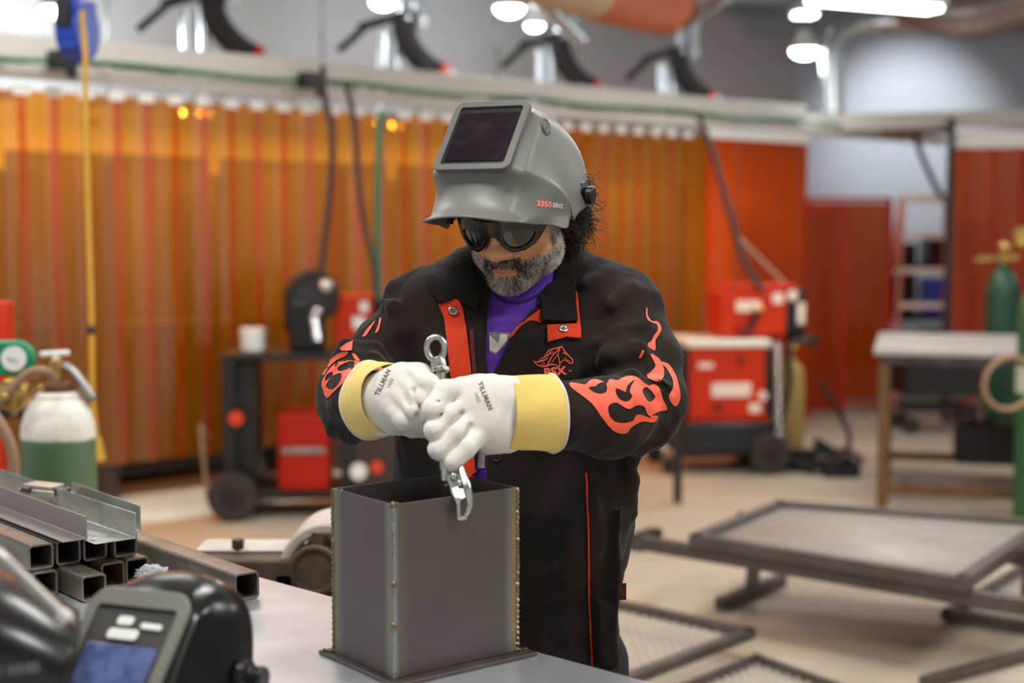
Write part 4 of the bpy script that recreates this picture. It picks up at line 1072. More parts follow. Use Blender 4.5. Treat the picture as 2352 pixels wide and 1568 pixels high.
def stroke(pts, w0, w1=None, k=4, wm=None):
    w1 = w0 if w1 is None else w1
    q = spline([Vector((p[0], p[1], 0)) for p in pts], k); L = []; Rr = []; n = len(q)
    for i in range(n):
        t = (q[min(i + 1, n - 1)] - q[max(i - 1, 0)]).normalized(); u = i / (n - 1)
        w = w0 + (w1 - w0) * u if wm is None else (w0 + (wm - w0) * u * 2 if u < .5 else wm + (w1 - wm) * (u * 2 - 1))
        nn = Vector((-t.y, t.x, 0)) * w / 2; L.append((q[i].x + nn.x, q[i].y + nn.y)); Rr.append((q[i].x - nn.x, q[i].y - nn.y))
    return L + Rr[::-1]
def text_decal(txt, m, bvh, parent, c, h, ang, name, sx=1.0, bold=.02, off=.0009, spacing=1.0, shear=0.0):
    me = text_mesh(txt, 1.0, 0, bold, spacing); ca, sa = math.cos(ang), math.sin(ang); bad = set(); P3 = []
    for i, v in enumerate(me.vertices):
        x = v.co.x * h * sx; y = -v.co.y * h; x += -y * shear
        px, py = c[0] + x * ca - y * sa, c[1] + x * sa + y * ca; r = ray(px, py); hh = bvh.ray_cast(EYE, r)
        if hh[0] is None: bad.add(i); P3.append(EYE)
        else: P3.append(hh[0] + hh[1] * off * (1 if hh[1].dot(r) < 0 else -1))
    bm = bmesh.new(); vs = [bm.verts.new(p) for p in P3]
    for f in me.polygons:
        if not any(i in bad for i in f.vertices):
            try: bm.faces.new([vs[i] for i in f.vertices])
            except ValueError: pass
    bmesh.ops.delete(bm, geom=[v for v in bm.verts if not v.link_faces], context='VERTS')
    bm.normal_update()
    if bm.faces and sum(f.normal.dot(f.calc_center_median() - EYE) for f in bm.faces) > 0: bmesh.ops.reverse_faces(bm, faces=bm.faces)
    m2 = bpy.data.meshes.new(name); bm.to_mesh(m2); bm.free(); return link(name, m2, m, parent)

# ================================================================ PERSON
t = NT('skin'); base = srgb(182, 122, 88)
t.l.new(t.ramp(t.noise(30, 5), [(.3, srgb(188, 130, 94)), (.7, srgb(212, 156, 118))]), t.p.inputs['Base Color'])
t.p.inputs['Subsurface Weight'].default_value = .06; t.p.inputs['Subsurface Radius'].default_value = (.01, .004, .002); t.p.inputs['Subsurface Scale'].default_value = .5
t.p.inputs['Roughness'].default_value = .45; t.bump(t.noise(500, 3), .12, .0006); M['skin'] = t.m
def cloth(name, col, var=.25, rough=.88, sheen=.25, wsc=900):
    t = NT(name); c = srgb(*col)
    t.l.new(t.ramp(t.noise(7, 6, .7), [(.3, mul(c, 1 - var)), (.75, mul(c, 1 + var))]), t.p.inputs['Base Color'])
    t.p.inputs['Roughness'].default_value = rough; t.p.inputs['Sheen Weight'].default_value = sheen; t.p.inputs['Sheen Roughness'].default_value = .45
    t.p.inputs['Specular IOR Level'].default_value = .2
    t.bump(t.noise(wsc, 2), .25, .0008); t.bump(t.noise(60, 4), .3, .004); return t.m
M['denim'] = cloth('black jacket cloth', (35, 28, 24), .25, .9, .06)
M['denim2'] = cloth('black collar cloth', (27, 23, 20), .2, .9, .05)
M['red_cloth'] = cloth('red orange cloth', (212, 62, 30), .08, .85, .1)
M['flame'] = mat('orange red flame print', (232, 88, 56), .55, 0, .05, 12, bump=.1, bscale=300)
M['purple'] = cloth('purple cotton', (92, 52, 158), .15, .9, .2)
M['trouser'] = cloth('dark trousers', (28, 28, 32), .2, .9, .05)
M['glove'] = cloth('white goatskin', (212, 208, 198), .06, .75, .1, 700)
M['glove_cuff'] = cloth('yellow split leather', (218, 188, 104), .08, .9, .25, 800)
M['ink'] = mat('black ink', (92, 88, 86), .6)
M['snap'] = mat('snap metal', (190, 186, 180), .3, 1, .1)

pe = thing('person', 'person in black flame jacket, raised grey welding helmet and white gloves, gripping a clamp', 'person', (0, 0, 0))
# ---------------------------------------------------------------- head
HY, HP = R(-23), R(26)
HM = Matrix.Translation((.005, 2.600, 1.608)) @ Matrix.Rotation(HY, 4, 'Z') @ Matrix.Rotation(HP, 4, 'X') @ Matrix.Scale(1.03, 4)
HMi = HM.inverted()
def smoothstep(a, b, x): 
    t_ = np.clip((x - a) / (b - a), 0, 1); return t_ * t_ * (3 - 2 * t_)
f = Field((-.1, -.15, -.17), (.1, .12, .15), .0022)
f.ell((0, .005, .04), (.077, .097, .095), k=.0)
f.ell((0, -.01, -.03), (.071, .082, .085), k=.03)
f.ell((0, -.045, -.075), (.054, .05, .05), k=.03)                 # jaw and chin
f.ell((0, -.078, -.103), (.026, .022, .018), k=.02)
for sx in (-1, 1):
    f.ell((sx * .046, -.058, -.035), (.026, .026, .028), k=.02)    # cheeks
    f.ell((sx * .055, -.02, -.08), (.022, .035, .03), k=.02)
    f.ell((sx * .033, -.094, -.002), (.017, .012, .012), k=.012, sub=True)
    f.cap((sx * .012, -.095, .022), (sx * .045, -.078, .024), .008, .007, k=.012)  # brow
    f.ell((sx * .033, -.079, -.002), (.014, .013, .013), k=.004)   # eyeball / lid
    f.ell((sx * .0175, -.102, -.048), (.0115, .013, .0105), k=.007)  # nostril wing
    f.cap((sx * .018, -.094, -.045), (sx * .031, -.084, -.070), .004, .003, k=.008)
    # ears
    f.ell((sx * .079, .012, -.005), (.007, .016, .030), k=.006)
    f.chain([(sx * .085, .025, .018), (sx * .088, .03, -.002), (sx * .084, .02, -.024), (sx * .079, .006, -.036)], [.004, .0045, .005, .0065], k=.005)
f.cap((0, -.090, .012), (0, -.108, -.038), .0085, .0115, k=.014)
f.ell((0, -.114, -.043), (.0175, .0165, .0140), k=.009)
for sx in (-1, 1): f.ell((sx * .0075, -.112, -.058), (.004, .006, .004), k=.003, sub=True)
f.cap((-.02, -.094, -.0745), (.02, -.094, -.0745), .0055, .0055, k=.006)
f.cap((-.016, -.094, -.0835), (.016, -.094, -.0835), .0068, .0068, k=.005)
f.cap((-.023, -.101, -.0785), (.023, -.101, -.0785), .0016, .0016, k=.004, sub=True)
f.cap((0, .03, -.05), (0, .10, -.165), .054, .060, k=.03)           # neck
me = f.mesh('body'); relax(me, 1, .5)
me.transform(HM)
# torso core under the clothes so the body stays one figure
body = link('body', me, M['skin'], pe, True)
head_bvh = bvh_of(me)
lipm = mat('lips', (176, 104, 88), .4, 0, .05)
me.materials.append(lipm)
n = len(me.polygons)
for p in me.polygons:
    c = HMi @ p.center
    if abs(c.x) < .0235 and c.y < -.088 and -.0895 + abs(c.x) * .12 < c.z < -.0715 - abs(c.x) * .16: p.material_index = 1

# ---------------------------------------------------------------- beard and hair (strand meshes)
t = NT('beard hair'); at = t.add('ShaderNodeAttribute'); at.attribute_name = 'tone'; t.l.new(at.outputs['Color'], t.p.inputs['Base Color']); t.p.inputs['Roughness'].default_value = .5; t.p.inputs['Specular IOR Level'].default_value = .35; M['hair'] = t.m
def strands(name, roots, dirs, lens, wid, curl, tones, parent, nseg=5, seed=0, grav=.3, wave=0.0):
    rs = np.random.RandomState(seed); n = len(roots); roots = np.array(roots); dirs = np.array(dirs); lens = np.array(lens)
    V = np.zeros((n, nseg, 3, 3)); p = roots.copy(); d = dirs / np.linalg.norm(dirs, axis=1)[:, None]
    ax = rs.normal(size=(n, 3)); ax -= d * (ax * d).sum(1)[:, None] * .8; ax /= np.linalg.norm(ax, axis=1)[:, None]; ph = rs.uniform(0, 6.28, n)
    for s_ in range(nseg):
        side = np.cross(d, ax); side /= np.linalg.norm(side, axis=1)[:, None] + 1e-9; up = np.cross(side, d)
        wv = wid * (1 - .8 * s_ / (nseg - 1))
        for k_ in range(3):
            a = k_ * 2.094; V[:, s_, k_] = p + (side * math.cos(a) + up * math.sin(a)) * (wv[:, None] if hasattr(wv, 'shape') else wv)
        st = (lens / (nseg - 1))[:, None]; p = p + d * st
        d = d + np.array([0, 0, -grav / nseg]) + np.cross(d, ax) * (curl[:, None] if hasattr(curl, 'shape') else curl) / nseg
        if wave: d = d + side * (np.sin(ph + s_ * 1.9) * wave)[:, None]
        d /= np.linalg.norm(d, axis=1)[:, None]
    vs = V.reshape(-1, 3); F_ = []
    base = (np.arange(n) * nseg * 3)[:, None]
    for s_ in range(nseg - 1):
        for k_ in range(3):
            F_.append(base + np.array([[s_ * 3 + k_, s_ * 3 + (k_ + 1) % 3, (s_ + 1) * 3 + (k_ + 1) % 3, (s_ + 1) * 3 + k_]]))
    F_ = np.concatenate(F_).astype(np.int32)
    me = bpy.data.meshes.new(name); me.vertices.add(len(vs)); me.vertices.foreach_set('co', vs.astype(np.float32).ravel())
    me.loops.add(len(F_) * 4); me.loops.foreach_set('vertex_index', F_.ravel()); me.polygons.add(len(F_)); me.polygons.foreach_set('loop_start', np.arange(0, len(F_) * 4, 4, dtype=np.int32))
    me.polygons.foreach_set('use_smooth', np.ones(len(F_), bool)); me.update(calc_edges=True)
    ca = me.color_attributes.new('tone', 'FLOAT_COLOR', 'POINT'); tn = np.repeat(np.array(tones), nseg * 3, axis=0); ca.data.foreach_set('color', tn.astype(np.float32).ravel())
    return link(name, me, M['hair'], parent)
rs = np.random.RandomState(4)
me = body.data; polys = [p for p in me.polygons]
roots, dirs, lens, tones = [], [], [], []
rot = HM.to_3x3()
for p in polys:
    c = HMi @ p.center; nn = HMi.to_3x3() @ p.normal; x, y, z = abs(c.x), c.y, c.z
    if y > .006 or z < -.128: continue
    # region masks
    side = smoothstep(-.008, .006, z - (-.074 + .9 * max(0, x - .040) + (0.0 if x > .045 else 0)))          # above cheek line
    cheek_line = -.066 + .066 * float(smoothstep(-.046, -.012, y)) + (.012 if x < .03 else 0)
    inb = z < cheek_line
    if x < .030 and z > -.064: inb = False
    mous = (x < .033) and (-.0735 - x * .25 < z < -.0595) and y < -.075
    if x < .0235 and -.092 < z < -.0735 - x * .15: continue
    if x < .012 and -.104 < z <= -.092 and rs.rand() > .75: continue
    if not (inb or mous): continue
    if z < -.117 and y > -.03: continue
    edge = min(1, (cheek_line - z) / .012) if not mous else 1
    den = 4.2 * max(.25, edge)
    kk = int(den) + (1 if rs.rand() < den % 1 else 0)
    for _ in range(kk):
        vi = [me.vertices[i].co for i in p.vertices]; w_ = rs.dirichlet([1] * len(vi)); pt = sum((v * float(q) for v, q in zip(vi, w_)), Vector())
        dl_ = Vector(nn) * .9 + Vector((c.x * 3.2, -.15, -1.25)) * .8 + Vector(rs.normal(0, .28, 3))
        if mous: dl_ = nn * .75 + Vector((c.x * 14, -.1, -1.0)) * .8 + Vector(rs.normal(0, .2, 3))
        d = rot @ dl_; roots.append(pt - Vector(p.normal) * .0006); dirs.append(d)
        chin = smoothstep(-.085, -.11, z); L = .007 + .011 * chin * max(0, 1 - x / .07) + rs.uniform(0, .005)
        if mous: L = rs.uniform(.006, .010)
        lens.append(float(L))
        # dark near the mouth corners and under the cheek, grey on chin and sideburns
        dark = max(math.exp(-((x - .030) / .010) ** 2 - ((z + .090) / .018) ** 2), .75 if mous else 0, math.exp(-((x - .055) / .010) ** 2 - ((z + .060) / .008) ** 2) * .8)
        cl_ = noise.noise(Vector((c.x * 90, c.y * 90, c.z * 60))); gprob = .68 - .55 * dark + (.25 if y > -.03 else 0) + cl_ * .55
        if rs.rand() < gprob: g = rs.uniform(.5, 1.0); tones.append((g, g * .91, g * .80, 1))
        else: g = rs.uniform(.012, .05); tones.append((g * 1.3, g, g * .78, 1))
tag(strands('beard', [tuple(r) for r in roots], [tuple(d) for d in dirs], lens, .00030, 1.6, tones, pe, 5, 1, .5), kind='stuff')

# curly nape hair
f = Field((-.13, -.02, -.17), (.15, .17, .10), .005)
f.ell((.0, .055, -.03), (.078, .055, .075), k=0); f.ell((.078, .062, -.035), (.022, .034, .07), k=.02); f.ell((-.078, .062, -.035), (.022, .034, .07), k=.02); f.ell((.0, .075, -.09), (.08, .035, .05), k=.02)
me = f.mesh('hair'); displace(me, lambda co, no: nz(co, 45) * .006); HAIRM = HM @ Matrix.Translation((.012, .01, .02)) @ Matrix.Rotation(R(-12), 4, 'X'); me.transform(HAIRM)
hm = mat('dark brown hair', (22, 15, 11), .6, 0, .4, 120)
hair = link('hair', me, hm, pe, True)
roots, dirs, lens, tones = [], [], [], []
H3 = HAIRM.to_3x3(); hc = HAIRM @ Vector((0, .05, -.02))
for p in me.polygons:
    if rs.rand() > .5 or (HM.inverted() @ p.center).z > .015: continue
    for _ in range(1):
        nrm = Vector(p.normal); roots.append(tuple(p.center + Vector(rs.normal(0, .002, 3)))); dirs.append(tuple(nrm * .7 + Vector(rs.normal(0, .55, 3)) + Vector((0, 0, -.35)))); lens.append(rs.uniform(.025, .055))
        g = rs.uniform(.004, .02) if rs.rand() < .8 else rs.uniform(.03, .10); tones.append((g * 1.5, g * .95, g * .6, 1))
tag(strands('hair_curls', roots, dirs, lens, .00085, rs.uniform(-6.5, 6.5, len(roots)), tones, hair, 14, 2, .5, .0), kind='stuff')
# fine flyaway strands
roots, dirs, lens, tones = [], [], [], []
for p in me.polygons:
    c = HAIRM.inverted() @ p.center
    if c.x < .06 or rs.rand() > .07: continue
    roots.append(tuple(p.center)); dirs.append(tuple(Vector(p.normal) + Vector(rs.normal(0, .5, 3)) + Vector((.3, 0, 0)))); lens.append(rs.uniform(.05, .085)); g = rs.uniform(.1, .3); tones.append((g * 1.3, g * .9, g * .5, 1))
tag(strands('loose_hairs', roots, dirs, lens, .00013, rs.uniform(-3, 3, len(roots)), tones, hair, 12, 5, .1, .05), kind='stuff')

# ---------------------------------------------------------------- safety glasses (head space)
def bend(s, z, a=.096, b=.106, rake=.12):
    # wrap (arc position s, height z) round the face
    th_ = s / .090
    return Vector((a * math.sin(th_) * 1.0, -b * math.cos(th_) * 1.0 - .006 + rake * z * -.4, z - .013))
def wrap_sheet(name, outer, holes, m, parent, off, thick, step=.003):
    pts = []; edges = []
    def dens(pl):
        k = len(pts); n = len(pl); dn = []
        for i in range(n):
            a = Vector(pl[i]); b = Vector(pl[(i + 1) % n]); q = max(1, int((b - a).length / step))
            for j in range(q): dn.append(a.lerp(b, j / q))
        pts.extend(dn); edges.extend([(k + i, k + (i + 1) % len(dn)) for i in range(len(dn))])
    dens(outer); [dens(h) for h in holes]
    def pin(pl, x, y):
        c = False; n = len(pl)
        for i in range(n):
            x1, y1 = pl[i]; x2, y2 = pl[i - 1]
            if (y1 > y) != (y2 > y) and x < (x2 - x1) * (y - y1) / (y2 - y1) + x1: c = not c
        return c
    ins_ = lambda x, y: pin(outer, x, y) and not any(pin(h, x, y) for h in holes)
    x0, x1 = min(p[0] for p in outer), max(p[0] for p in outer); y0, y1 = min(p[1] for p in outer), max(p[1] for p in outer)
    for x in np.arange(x0, x1, step):
        for y in np.arange(y0, y1, step):
            if ins_(x, y): pts.append(Vector((x, y)))
    vo, _, fo, *_q = delaunay_2d_cdt([Vector(p) for p in pts], edges, [], 0, 1e-7)
    bm = bmesh.new(); vs = [bm.verts.new(HM @ (bend(v[0], v[1]) + Vector((math.sin(v[0] / .09), -math.cos(v[0] / .09), 0)) * off)) for v in vo]
    for f_ in fo:
        cx = sum(vo[i][0] for i in f_) / len(f_); cy = sum(vo[i][1] for i in f_) / len(f_)
        if ins_(cx, cy): bm.faces.new([vs[i] for i in f_])
    bmesh.ops.delete(bm, geom=[v for v in bm.verts if not v.link_faces], context='VERTS')
    for f_ in bm.faces: f_.smooth = True
    me = bpy.data.meshes.new(name); bm.to_mesh(me); bm.free(); o = link(name, me, m, parent)
    s_ = o.modifiers.new('t', 'SOLIDIFY'); s_.thickness = thick; s_.offset = 0; b_ = o.modifiers.new('b', 'BEVEL'); b_.width = thick * .35; b_.segments = 2; b_.limit_method = 'ANGLE'; b_.angle_limit = R(50)
    return o
M['glass_frame'] = mat('glossy black frame', (10, 10, 11), .22, 0, .1)
t = NT('smoked lens'); t.p.inputs['Base Color'].default_value = srgb(24, 14, 14); t.p.inputs['Roughness'].default_value = .06; t.p.inputs['Coat Weight'].default_value = .5; M['dark_lens'] = t.m
h = [(.006, .0), (.012, -.018), (.022, -.026), (.038, -.029), (.056, -.025), (.072, -.014), (.086, .004), (.098, .016), (.098, .026), (.075, .024), (.04, .026), (.012, .022)]
outer = smooth2([(0, .032)] + [(x, z) for x, z in reversed([(.012, .022), (.04, .026), (.075, .024), (.098, .026), (.098, .016), (.086, .004), (.072, -.014), (.056, -.025), (.038, -.029), (.022, -.026), (.012, -.017), (.006, -.003)][::-1])][:0] + [(.04, .036), (.075, .034), (.1, .026), (.1, .012), (.086, .000), (.072, -.015), (.056, -.025), (.038, -.029), (.028, -.0275), (.017, -.017), (.009, -.003), (0, .003), (-.009, -.003), (-.017, -.017), (-.028, -.0275), (-.038, -.029), (-.056, -.025), (-.072, -.015), (-.086, .000), (-.1, .012), (-.1, .026), (-.075, .034), (-.04, .036)], 3)
def lens_o(s): return smooth2([(s * x, z) for x, z in [(.017, -.003), (.024, -.018), (.038, -.0225), (.054, -.018), (.066, -.006), (.062, .006), (.040, .012), (.020, .010)]], 3)
gl = wrap_sheet('safety_glasses', outer, [lens_o(1), lens_o(-1)], M['glass_frame'], pe, .002, .0055)
def grow(pl, k):
    cx = sum(p[0] for p in pl) / len(pl); cy = sum(p[1] for p in pl) / len(pl); return [(cx + (p[0] - cx) * k, cy + (p[1] - cy) * k) for p in pl]
for s_ in (1, -1): wrap_sheet('lens', grow(lens_o(s_), 1.06), [], M['dark_lens'], gl, .0005, .002)
mb = MB()
for s_ in (1, -1): mb.tube([HM @ Vector((s_ * .084, -.045, .004)), HM @ Vector((s_ * .085, -.015, .012)), HM @ Vector((s_ * .085, .02, .014)), HM @ Vector((s_ * .083, .04, -.005))], .0035, 8, smooth=4)
mb.build('temple_arms', M['glass_frame'], gl)

# ---------------------------------------------------------------- jacket
rows = [  # py, left px, right px, centre depth, half depth
    (588, 1120, 1300, 2.745, .05), (610, 1060, 1360, 2.74, .07), (640, 1000, 1425, 2.73, .088), (680, 955, 1462, 2.712, .110), (760, 938, 1462, 2.672, .142), (850, 930, 1452, 2.655, .15),
    (950, 915, 1456, 2.65, .155), (1050, 902, 1460, 2.65, .158), (1150, 892, 1462, 2.65, .16), (1240, 882, 1452, 2.68, .16), (1350, 885, 1430, 2.73, .15), (1450, 890, 1422, 2.745, .145), (1530, 890, 1420, 2.745, .14)]
def torso_tab():
    out = []
    for py, a, b, yc, hd in rows:
        A_ = P(a, py, yc); B_ = P(b, py, yc); out.append((A_.z, (A_.x + B_.x) / 2, (B_.x - A_.x) / 2, yc, hd))
    return sorted(out)
TT = torso_tab(); tz = [r[0] for r in TT]
def torso(f, inset=0.0):
    Z = f.Z.ravel(); g = lambda i: np.interp(Z, tz, [r[i] for r in TT]).astype(np.float32)[None, None, :]
    cx, a, yc, b = g(1), g(2), g(3), g(4); e = 2.5
    q = (np.abs((f.X - cx) / a) ** e + np.abs((f.Y - yc) / b) ** e) ** (1 / e)
    d = (q - 1) * np.minimum(a, b) * .9 + inset
    top = tz[-1] - inset; bot = tz[0]
    return np.maximum(np.maximum(d, f.Z - top), bot - f.Z).astype(np.float32)
f = Field((-.42, 2.26, .72), (.42, 2.91, 1.53), .0052)
f.V = torso(f)
# trapezius, shoulders and arms: image left arm
S = lambda px, py, Y: tuple(P(px, py, Y))
f.cap(S(1110, 625, 2.70), S(982, 700, 2.67), .055, .068, k=.05)
f.chain([S(985, 716, 2.66), S(895, 815, 2.63), S(822, 905, 2.57)], [.076, .066, .070], k=.035)
f.chain([S(822, 905, 2.57), S(846, 916, 2.46), S(866, 921, 2.40)], [.074, .062, .048], k=.03)
f.cap(S(1290, 625, 2.70), S(1412, 705, 2.67), .06, .072, k=.05)
f.chain([S(1418, 725, 2.66), S(1462, 830, 2.62), S(1476, 930, 2.55)], [.082, .074, .075], k=.035)
f.chain([S(1476, 932, 2.55), S(1400, 952, 2.45), S(1285, 954, 2.375)], [.077, .066, .0575], k=.03)
# cloth folds (rolls of fabric)
def fold(pts, r, k=.018): f.chain([S(*p) for p in pts], r, k)
fold([(1345, 850, 2.52), (1400, 815, 2.515), (1460, 800, 2.525), (1495, 830, 2.53)], [.012, .022, .022, .014])
fold([(1380, 880, 2.45), (1450, 868, 2.455), (1510, 890, 2.48), (1545, 945, 2.51)], [.008, .016, .016, .012])
fold([(1350, 790, 2.53), (1410, 760, 2.54), (1480, 745, 2.57)], [.006, .012, .010])
fold([(1400, 700, 2.57), (1450, 665, 2.61), (1490, 680, 2.63)], [.008, .012, .008])
fold([(1340, 650, 2.60), (1400, 632, 2.64), (1440, 640, 2.66)], [.006, .010, .006])
fold([(1290, 1020, 2.38), (1380, 1035, 2.42), (1470, 1030, 2.50)], [.006, .012, .010])
fold([(1455, 1040, 2.52), (1450, 1100, 2.56), (1456, 1180, 2.60)], [.012, .014, .008])
fold([(765, 815, 2.56), (800, 800, 2.52), (860, 805, 2.50), (905, 845, 2.50)], [.010, .018, .016, .010])
fold([(755, 870, 2.53), (800, 830, 2.49), (860, 830, 2.46), (890, 850, 2.45)], [.012, .018, .014, .008])
fold([(880, 690, 2.60), (900, 700, 2.58), (930, 760, 2.57), (940, 810, 2.57)], [.010, .012, .012, .008])
fold([(770, 985, 2.53), (800, 1000, 2.49), (850, 1000, 2.44)], [.014, .014, .010])
fold([(745, 930, 2.56), (770, 960, 2.53), (800, 960, 2.48)], [.010, .012, .008])
fold([(935, 640, 2.66), (910, 665, 2.64), (895, 700, 2.63)], [.012, .014, .010])
fold([(1060, 596, 2.68), (1078, 592, 2.69), (1088, 600, 2.68)], [.010, .012, .008])
# creases cut in
f.chain([S(1350, 800, 2.475), S(1420, 785, 2.47), S(1490, 790, 2.50)], [.006, .009, .005], k=.014, sub=True)
f.chain([S(1330, 868, 2.46), S(1410, 848, 2.43), S(1490, 858, 2.44), S(1540, 900, 2.49)], [.004, .008, .008, .004], k=.010, sub=True)
f.chain([S(745, 830, 2.53), S(800, 814, 2.475), S(880, 822, 2.44)], [.004, .007, .005], k=.010, sub=True)
f.chain([S(945, 850, 2.52), S(930, 760, 2.53), S(935, 700, 2.55)], [.008, .012, .006], k=.018, sub=True)
f.chain([S(1352, 880, 2.52), S(1352, 780, 2.515), S(1362, 700, 2.53)], [.008, .010, .005], k=.018, sub=True)
# inner cuff openings
# skirt folds
for (x0, x1) in ((1365, 1385), (1425, 1410), (930, 915)):
    f.chain([S(x0, 1150, 2.51), S((x0 + x1) / 2, 1330, 2.60), S(x1, 1520, 2.625)], [.004, .010, .014], k=.02)
# open front: remove the strip that shows the shirt
def carve(f, poly, depth=.034, Y=2.515):
    pl = [(P(a, b, Y).x, P(a, b, Y).z) for a, b in poly]
    X2, Z2 = np.meshgrid(f.X.ravel(), f.Z.ravel(), indexing='ij'); d2 = poly_sdf(X2, Z2, pl)[:, None, :]
    front = (f.Y < 2.66)
    c = np.maximum(-d2, f.V + depth); f.V = np.where(front & (d2 < .02), np.maximum(f.V, np.minimum(c, -d2 + 0 * f.V) if False else np.minimum(-d2, f.V + depth)), f.V).astype(np.float32)
OPEN = [(1128, 600), (1290, 600), (1262, 660), (1238, 706), (1206, 738), (1172, 776), (1142, 826), (1126, 872), (1122, 960), (1116, 1040), (1112, 1130), (1092, 1130), (1098, 1040), (1112, 940), (1122, 860), (1124, 760), (1124, 670)]
carve(f, OPEN)
me = f.mesh('jacket'); relax(me, 1, .5)
displace(me, lambda co, no: nz(co, 9, (5, 0, 0), (1, 1, .7)) * .009 + nz(co, 22, (0, 3, 0), (1, 1, .7)) * .0032 - np.abs(nz(co, 13, (9, 1, 0), (1.2, 1, .8))) * .010 - np.abs(nz(co, 30, (2, 8, 0), (1, 1, .6))) * .003)
jacket = link('jacket', me, M['denim'], pe, True)
jb = bvh_of(me)

# shirt
f = Field((-.16, 2.44, .72), (.16, 2.80, 1.49), .006); f.V = torso(f, .0155)
f.cap((.03, 2.66, 1.40), (.03, 2.69, 1.485), .064, .058, k=.02)
me = f.mesh('shirt'); relax(me, 1)
displace(me, lambda co, no: nz(co, 20, (2, 2, 2), (1, 1, 2)) * .005)
shirt = link('shirt', me, M['purple'], pe, True); sb = bvh_of(me)
decal('neckline', [stroke([(1130, 668), (1150, 688), (1185, 696), (1225, 684), (1258, 660)], 7)], [], sb, cloth('dark purple rib', (48, 26, 92)), shirt, .0015, .0015, 3)
M['print_white'] = mat('cracked white print', (206, 198, 192), .6, 0, .1, 90)
M['print_grey'] = mat('grey print outline', (128, 126, 124), .6)
c5 = lambda pts: crop(960, 640, 5.88, pts)
decal('shirt_print', [c5([(960, 730), (1060, 725), (1080, 760), (1100, 725), (1240, 735), (1260, 780), (1180, 900), (1040, 1030), (960, 980)])], [], sb, M['print_grey'], shirt, .0008, 0, 3)
decal('shirt_print', [c5([(968, 770), (1085, 870), (1115, 755), (1205, 760), (1205, 830), (1055, 1005), (965, 960)])], [], sb, M['print_white'], shirt, .0014, 0, 3)
decal('shirt_print', [[(1099, 1018), (1115, 1018), (1113, 1075), (1097, 1075)]], [], sb, M['print_white'], shirt, .0012, 0, 3)

# collar (rolled band round the neck)
f = Field((-.14, 2.50, 1.34), (.20, 2.86, 1.56), .004)
f.chain([S(1086, 628, 2.655), S(1080, 614, 2.69), S(1100, 600, 2.76), S(1190, 588, 2.81), S(1290, 592, 2.79), S(1326, 606, 2.72), S(1322, 640, 2.66)], [.010, .014, .02, .022, .022, .020, .014], k=.012)
me = f.mesh('collar'); displace(me, lambda co, no: nz(co, 25) * .004); link('collar', me, M['denim2'], jacket, True)
# both bvh: jacket with collar for lapels
def lap(name, pts, m, off=.007, thick=.006, step=7, sm=0, parent=jacket, bv=None):
    return decal(name, [smooth2(pts, sm) if sm else pts], [], bv or jb, m, parent, off, thick, step)
lap('collar_flap', [(978, 641), (1030, 618), (1084, 598), (1092, 640), (1104, 690), (1096, 720), (1062, 700), (1046, 688), (1008, 700), (990, 672)], M['denim2'], .009, .006)
lap('collar_flap', [(1243, 688), (1262, 662), (1292, 640), (1324, 646), (1323, 742), (1282, 744), (1243, 741)], M['denim2'], .010, .006)
lap('front_placket', [(1006, 698), (1050, 686), (1062, 712), (1070, 750), (1078, 800), (1083, 862), (1086, 960), (1090, 1110), (1066, 1110), (1058, 1000), (1036, 862), (1027, 780), (1019, 730)], M['red_cloth'], .0045, .0035)
lap('hook_tape', [(1079, 760), (1087, 760), (1095, 862), (1094, 1000), (1088, 1000), (1086, 862)], mat('speckled hook tape', (40, 22, 20), .9, 0, .6, 400, col2=(120, 30, 22)), .004, .003, 4)
lap('red_facing', [(1242, 711), (1243, 743), (1224, 738), (1206, 739), (1218, 728)], M['red_cloth'], .004, .003, 4)
lap('snap_tab', [(1257, 752), (1322, 748), (1322, 672), (1327, 673), (1332, 779), (1300, 775), (1257, 787)], M['red_cloth'], .0075, .004, 5)
decal('piping', [stroke([(1212, 738), (1192, 752), (1166, 786), (1148, 814), (1138, 838)], 3.2)], [], jb, M['red_cloth'], jacket, .003, .002, 3)
decal('piping', [stroke([(1345, 1085), (1349, 1160), (1351, 1250), (1352, 1350), (1357, 1440), (1361, 1528)], 3.6)], [], jb, M['red_cloth'], jacket, .003, .002, 5)
decal('stitching', [stroke([(908, 1005), (898, 1040), (886, 1092)], 1.4)], [], jb, M['steel_dark'], jacket, .0012, 0, 4)
def snap(px, py, r, bv, name='snap_button', ring=True):
    h_ = bv.ray_cast(EYE, ray(px, py))
    if h_[0] is None: return
    nn = h_[1] if h_[1].dot(ray(px, py)) < 0 else -h_[1]; c = h_[0] + nn * (.0095 if ring else .001)
    if ring: MB().lathe([(r, -.004), (r, .0015), (r * .8, .002), (r * .75, .0005), (r * .45, .0), (r * .42, .0014), (r * .2, .0014), (r * .15, -.001)], c, nn, 24).build(name, M['snap'], jacket)
    else: MB().lathe([(r, -.002), (r, .001), (r * .7, .003), (r * .6, .0022), (.0005, .003)], c, nn, 24).build(name, M['black_plastic'], jacket)
o = jacket
h_ = jb.ray_cast(EYE, ray(1038, 717)); 
snap(1038, 717, .0085, jb); snap(1293, 762, .0085, jb); snap(1141, 1049, .0085, jb, ring=False)
